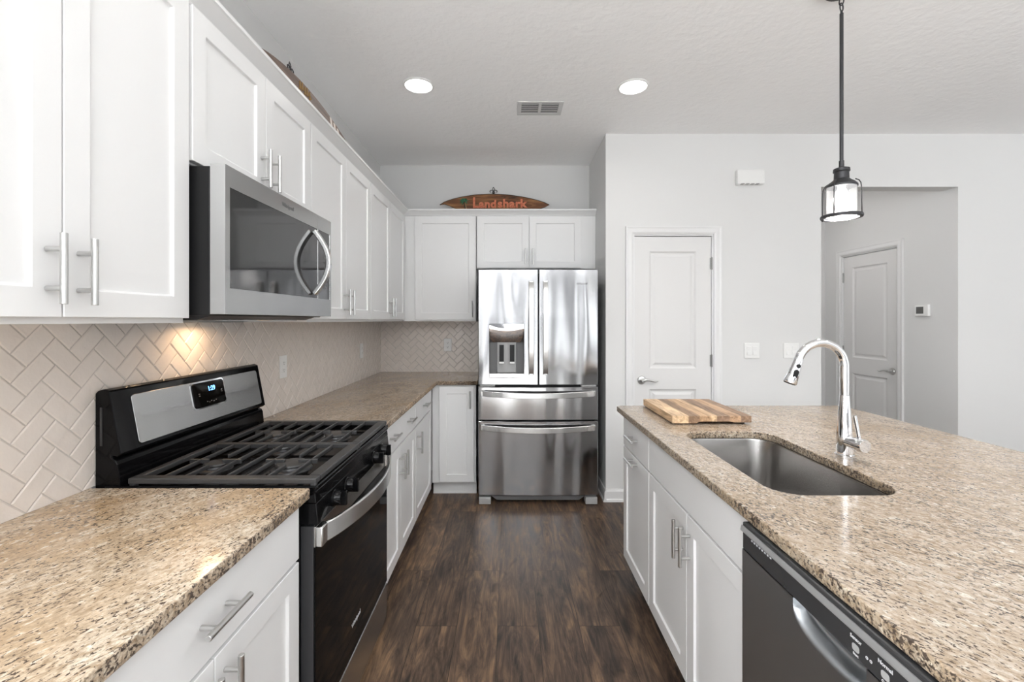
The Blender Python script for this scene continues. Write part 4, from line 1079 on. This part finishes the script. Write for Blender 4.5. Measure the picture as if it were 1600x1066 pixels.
def sbox(d0, d1, hw, off0, nm, m):
    bb = B(); ax = dr_; n_ = (side - ax * side.dot(ax)).normalized(); w_ = ax.cross(n_)
    loops = []
    for (o_, sc1) in ((off0, 1), (off0+0.0045, 0.9)):
        pts = rrect(d0, -hw, d1, hw, hw*0.98, 6); cx = (d0+d1)/2
        loops.append([e + ax*(cx+(p[0]-cx)*sc1) + w_*p[1]*sc1 + n_*(o_) for p in pts])
    bb.loft(loops); return obj(nm, bb, m, sh, world=True)
sbox(0.014, 0.030, 0.0075, 0.0135, 'spray_button', M['blkmatte'])
sbox(0.035, 0.068, 0.0085, 0.0155, 'spray_button', M['blkmatte'])
b = B(); b.tube([e + dr_*0.0872, e + dr_*0.0885], 0.018, 24); obj('nozzle', b, M['blkmatte'], sh, world=True)
hd = Vector((0.10, -1.0, 0)).normalized(); hc = Vector((FXc, FYc, ZT+0.052))
b = B(); b.tube([hc + hd*0.012, hc + hd*0.045, hc + hd*0.046, hc + hd*0.080, hc + hd*0.083], [0.0195, 0.0200, 0.0225, 0.0225, 0.021], 24)
hb = obj('handle_body', b, M['chrome'], fa, world=True, autos=40)
q = hc + hd*0.060
b = B(); b.tube([q + Vector((0, 0, 0.016)), q + Vector((-0.004, 0.004, 0.055)), q + Vector((-0.010, 0.008, 0.098))], [0.0055, 0.0055, 0.0062], 12)
obj('handle', b, M['chrome'], hb, world=True, autos=40)

# ------------------------------------------------------------------ cutting board
BX0, BX1, BY0, BY1 = 0.747, 1.110, 2.048, 2.492
t = thing('cutting_board', ((BX0+BX1)/2, (BY0+BY1)/2, ZT+0.001), 'thick striped wooden cutting board lying on the far end of the island', 'cutting board')
hw_, hl = (BX1-BX0)/2, (BY1-BY0)/2
b = B(); zz = 0.039
b.prism([(-hw_, 0.004), (-hw_, zz), (hw_, zz), (hw_, 0.008), (0.10, 0.008), (0.085, 0.012), (-0.055, 0.012), (-0.07, 0.004)], 'y', -hl, hl)
obj('board', b, M['board'], t, bev=0.0025, seg=2)
b = B()
for sx in (-1, 1):
    for sy in (-1, 1):
        b = B(); b.tube([(sx*(hw_-0.03), sy*(hl-0.03), 0), (sx*(hw_-0.03), sy*(hl-0.03), 0.006)], 0.011, 14)
        obj('foot', b, M['blkmatte'], t)

# ------------------------------------------------------------------ pendant lamp
PX, PY = 1.425, 1.92
t = pe = thing('pendant_lamp', (PX, PY, ZC), 'lit pendant lamp with clear glass lantern and wire cage hanging above the island', 'pendant lamp')
b = B(); b.lathe([(0.066, ZC-0.0005), (0.066, ZC-0.022), (0.060, ZC-0.030), (0.020, ZC-0.034), (0.012, ZC-0.038)], (PX, PY, 0), 32)
obj('canopy', b, M['bronze'], pe, world=True, autos=35)
def ring(c, rx, rz_, r, rot, n=20):
    m = Matrix.Rotation(rot, 3, 'Z')
    return [Vector(c) + m @ Vector((rx*math.cos(2*math.pi*i/n), 0, rz_*math.sin(2*math.pi*i/n))) for i in range(n+1)]
zc2 = ZC-0.045
for k in range(3):
    b = B(); b.tube(ring((PX, PY, zc2 - 0.026*k), 0.0095, 0.0175, 0, R(90*k+20)), 0.0026, 8)
    obj('chain_link', b, M['bronze'], pe, world=True, smooth=True)
zt2 = zc2 - 0.026*2 - 0.014
b = B(); b.tube([(PX, PY, zt2), (PX, PY, zt2-0.012), (PX, PY, zt2-0.013), (PX, PY, 2.075), (PX, PY, 2.074), (PX, PY, 2.040)], [0.0045, 0.0045, 0.0072, 0.0072, 0.0098, 0.0098], 16)
obj('rod', b, M['bronze'], pe, world=True, autos=40)
b = B(); b.lathe([(0.010, 2.048), (0.030, 2.040), (0.031, 2.028), (0.027, 2.024), (0.028, 1.996), (0.034, 1.990), (0.048, 1.979), (0.058, 1.967), (0.058, 1.960), (0.045, 1.960), (0.02, 1.985)], (PX, PY, 0), 36)
obj('cap', b, M['bronze'], pe, world=True, autos=30)
b = B(); b.lathe([(0.055, 1.962), (0.0555, 1.835), (0.0535, 1.835), (0.053, 1.962)], (PX, PY, 0), 40, cap=False)
obj('glass_shade', b, M['glass'], pe, world=True, autos=40)
for k in range(4):
    a = R(45+90*k-12); c_, s_ = math.cos(a), math.sin(a)
    b = B(); b.tube([(PX+c_*r_, PY+s_*r_, z) for r_, z in ((0.050, 1.985), (0.062, 1.978), (0.069, 1.965), (0.071, 1.95), (0.073, 1.826))], 0.0022, 8)
    obj('cage_wire', b, M['bronze'], pe, world=True, smooth=True)
b = B(); b.lathe([(0.0745, 1.842), (0.0765, 1.838), (0.0765, 1.833), (0.0745, 1.829), (0.062, 1.829), (0.062, 1.842)], (PX, PY, 0), 40, cap=False)
b.bm.verts.ensure_lookup_table()
obj('cage_ring', b, M['bronze'], pe, world=True, autos=30)
b = B(); b.lathe([(0.012, 1.985), (0.013, 1.955), (0.020, 1.945), (0.029, 1.918), (0.028, 1.895), (0.018, 1.876), (0.004, 1.870)], (PX, PY, 0), 28)
obj('bulb', b, M['bulb'], pe, world=True, smooth=True)
pl = bpy.data.lights.new('pendant_light', 'POINT'); pl.energy = G['pend']; pl.shadow_soft_size = 0.03; pl.color = (1, 0.97, 0.93)
plo = bpy.data.objects.new('pendant_light', pl); plo.location = (PX, PY, 1.85); COL.objects.link(plo)

# ------------------------------------------------------------------ ceiling fixtures
seen = {0: 'round recessed ceiling light on the left, nearer the wall cabinets', 1: 'round recessed ceiling light on the right, nearer the pantry door'}
for i, (x, y) in enumerate(CANS):
    t = thing('recessed_light', (x, y, ZC), seen.get(i, 'added unseen recessed ceiling light for fill, one of a row'), 'ceiling light', 'recessed ceiling lights')
    if i > 1: t['label'] = 'added unseen recessed ceiling light for fill'
    b = B(); b.lathe([(0.094, ZC-0.0005), (0.094, ZC-0.004), (0.084, ZC-0.009), (0.080, ZC-0.006), (0.080, ZC-0.0005)], (x, y, 0), 40, cap=False)
    obj('trim_ring', b, M['white'], t, world=True, autos=40)
    b = B(); b.lathe([(0.080, ZC-0.0055), (0.04, ZC-0.0062)], (x, y, 0), 40)
    obj('lens', b, M['lens'], t, world=True)
    area_light('can_light', (x, y, ZC-0.012), (0, 0, 0), 0.15, 0.15, CAN_POWER, (1, 0.985, 0.965), 'DISK', spread=150)
# added fill lamp in the hallway, hidden from the camera
t = thing('hallway_fill', (2.5, 4.25, ZC), 'added unseen round fill lamp on the hallway ceiling', 'ceiling light')
b = B(); b.lathe([(0.15, ZC-0.0005), (0.15, ZC-0.03), (0.11, ZC-0.06), (0.02, ZC-0.07)], (2.5, 4.25, 0), 32); obj('lens', b, M['lens'], t, world=True, autos=40)
area_light('hall_fill', (2.5, 4.25, ZC-0.08), (0, 0, 0), 0.25, 0.25, G['hall'], (1, 0.955, 0.93), 'DISK')
# air register
VX0, VX1, VY0, VY1 = 0.056, 0.360, 2.935, 3.130
t = thing('air_vent', ((VX0+VX1)/2, (VY0+VY1)/2, ZC), 'white louvred air vent on the ceiling in front of the refrigerator', 'air vent')
b = B(); zf = ZC-0.006
b.box(VX0, VY0, zf, VX1, VY0+0.028, ZC-0.0005); b.box(VX0, VY1-0.028, zf, VX1, VY1, ZC-0.0005)
b.box(VX0, VY0+0.028, zf, VX0+0.028, VY1-0.028, ZC-0.0005); b.box(VX1-0.028, VY0+0.028, zf, VX1, VY1-0.028, ZC-0.0005)
b.box((VX0+VX1)/2-0.010, VY0+0.028, zf, (VX0+VX1)/2+0.010, VY1-0.028, ZC-0.0005)
obj('frame', b, M['vent'], t, world=True, bev=0.002)
obj('duct_shade_sheet', B().box(VX0+0.028, VY0+0.028, ZC-0.0015, VX1-0.028, VY1-0.028, ZC-0.0005), M['ventdk'], t, world=True)  # flat sheet, its dark colour stands for the shade behind the louvres
b = B()
for (a0, a1) in ((VX0+0.028, (VX0+VX1)/2-0.010), ((VX0+VX1)/2+0.010, VX1-0.028)):
    for k in range(5):
        y = VY0+0.036+0.0285*k
        b.prism([(y, ZC-0.0065), (y+0.012, ZC-0.0065), (y+0.012, ZC-0.0055), (y, ZC-0.0055)], 'x', a0, a1)
obj('louvres', b, M['vent'], t, world=True)

# ------------------------------------------------------------------ surfboard signs on top of the cabinets
def board_outline(L_, H_, cut=True, n=24):
    top, bot = [], []
    for i in range(n+1):
        u = i / n; x = -L_/2 + L_*u
        f = (math.sin(math.pi * u ** 0.92)) ** 0.72 if 0 < u < 1 else 0
        top.append((x, H_/2 * f)); bot.append((x, -H_/2 * f))
    if cut:  # ragged bite near the left tip
        nb = []
        for (x, z) in bot:
            u = (x + L_/2) / L_
            if u < 0.25: z = z * (-0.25 if u < 0.07 else 0.15 if u < 0.11 else 0.45 if u < 0.15 else 0.62 if u < 0.20 else 0.85)
            nb.append((x, z))
        bot = nb
    return top + bot[::-1][1:-1]
def finial(parent, x, z, m, sc=1.0):
    b = B()
    for s_ in (-1, 1):
        pts = []
        for i in range(22):
            a = R(-60 + 300 * i / 21); rad = 0.019 - 0.0004 * i
            pts.append((x + s_*(0.024 + rad*math.cos(a + math.pi) * 1.0)*sc, 0, z + (0.030 + rad*math.sin(a))*sc))
        b.tube(pts, 0.0036*sc, 8)
    b.tube([(x, 0, z), (x, 0, z+0.045*sc)], 0.004*sc, 8)
    for s_ in (-1, 1):
        b.tube([(x, 0, z+0.040*sc), (x+s_*0.012*sc, 0, z+0.052*sc), (x+s_*0.009*sc, 0, z+0.062*sc), (x, 0, z+0.076*sc)], 0.003*sc, 8)
        b.tube([(x+s_*0.012*sc, 0, z-0.004), (x+s_*0.006*sc, 0, z+0.015*sc)], 0.0035*sc, 8)
    return obj('finial', b, m, parent, smooth=True)
# back wall sign
SL, SHh = 1.00, 0.205
ZS = ZU + HU + 0.001
t = thing('surfboard_sign', (-0.132, 4.085, ZS), 'brown wooden surfboard-shaped sign with coral lettering above the back wall cabinets', 'sign', rot=(R(-6), 0, 0))
LB = 0.058
for x in (-0.2, 0.2):
    obj('support_block', B().box(x-0.03, -0.012, 0, x+0.03, 0.012, LB+0.02), M['trunk'], t)
me = curve_mesh([board_outline(SL, SHh)], 0.006, 0.002); me.transform(Matrix.Translation((0, 0, SHh/2+LB)) @ Matrix.Rotation(R(90), 4, 'X'))
obj('board', me, M['sign'], t)
o1 = board_outline(SL, SHh, False); k = 25
edge = [(x, z) for x, z in o1[:k]]
b = B(); b.tube([(x, -0.007, z + SHh/2 + LB - 0.003) for x, z in edge], 0.0040, 8); obj('painted_rim', b, M['signedge'], t, smooth=True)
zc_s = 0.166
def sletter(ch, size, x, z, sx=1.0):
    me = text_mesh(ch, size, 0.003, 0.0040, Matrix.Translation((x, -0.011, z)) @ TX_B @ Matrix.Scale(sx, 4, (1, 0, 0))); obj('letter', me, M['coral'], t)
sletter('L', 0.135, -0.172, zc_s+0.006, 0.9)
for ch, x in (('a', -0.118), ('n', -0.066), ('d', -0.010)): sletter(ch, 0.100, x, zc_s-0.004, 1.05)
for ch, x in (('s', 0.050), ('h', 0.103), ('a', 0.160), ('r', 0.212), ('k', 0.262)): sletter(ch, 0.108, x, zc_s, 1.05)
# palm tree
b = B(); b.tube([(-0.262, -0.010, 0.085), (-0.268, -0.010, 0.13), (-0.278, -0.010, 0.190)], [0.0095, 0.0075, 0.006], 8); pt_ = obj('palm_trunk', b, M['trunk'], t, smooth=True)
b = B(); b.tube([(-0.252, -0.013, 0.080), (-0.259, -0.013, 0.13), (-0.270, -0.013, 0.180)], 0.0032, 8); obj('trunk_highlight', b, M['sand'], pt_, smooth=True)
b = B()
for a, ln in ((200, 0.042), (160, 0.045), (125, 0.040), (90, 0.036), (50, 0.042), (15, 0.045), (-25, 0.036), (235, 0.034)):
    d_ = Vector((math.cos(R(a)), 0, math.sin(R(a)))); p0 = Vector((-0.279, -0.010, 0.192))
    b.tube([p0, p0 + d_*ln*0.5 + Vector((0, -0.002, 0.004)), p0 + d_*ln + Vector((0, 0, -0.010))], [0.006, 0.0090, 0.001], 6)
obj('palm_fronds', b, M['green'], t)
finial(t, -0.01, SHh + LB - 0.002, M['bronze'], 0.9)
# left wall sign, seen along its length
t = thing('surfboard_sign', (-0.936, 2.18, ZS), 'grey-brown wooden surfboard-shaped sign on top of the left wall cabinets', 'sign', rot=(R(-8), 0, R(90)))
SL2, SH2 = 1.10, 0.208
me = curve_mesh([board_outline(SL2, SH2, False)], 0.006, 0.002); me.transform(Matrix.Translation((0, 0, SH2/2)) @ Matrix.Rotation(R(90), 4, 'X'))
obj('board', me, M['sign2'], t)
for x in (-0.25, 0.25):
    b = B(); b.rect_sweep([(x, 0.010, 0.18), (x, 0.135, 0.022)], (1, 0, 0), 0.012, 0.004); obj('easel_leg', b, M['trunk'], t)
b = B()
for i, (x, z) in enumerate(((-0.14, 0.180), (-0.115, 0.186), (-0.09, 0.180), (-0.065, 0.185), (-0.04, 0.180))):
    b.tube([(x-0.010, -0.010, z-0.03), (x, -0.010, z+0.010), (x+0.010, -0.010, z-0.02)], 0.004, 6)
obj('gold_mark', b, M['gold'], t)
for x in (0.20, 0.245, 0.29):
    b = B(); b.box(x, -0.0105, 0.14, x+0.022, -0.008, 0.184-(x-0.20)*0.25)
    obj('cream_stripe', b, M['cream'], t)
finial(t, -0.20, 0.190, M['bronze'], 0.75)
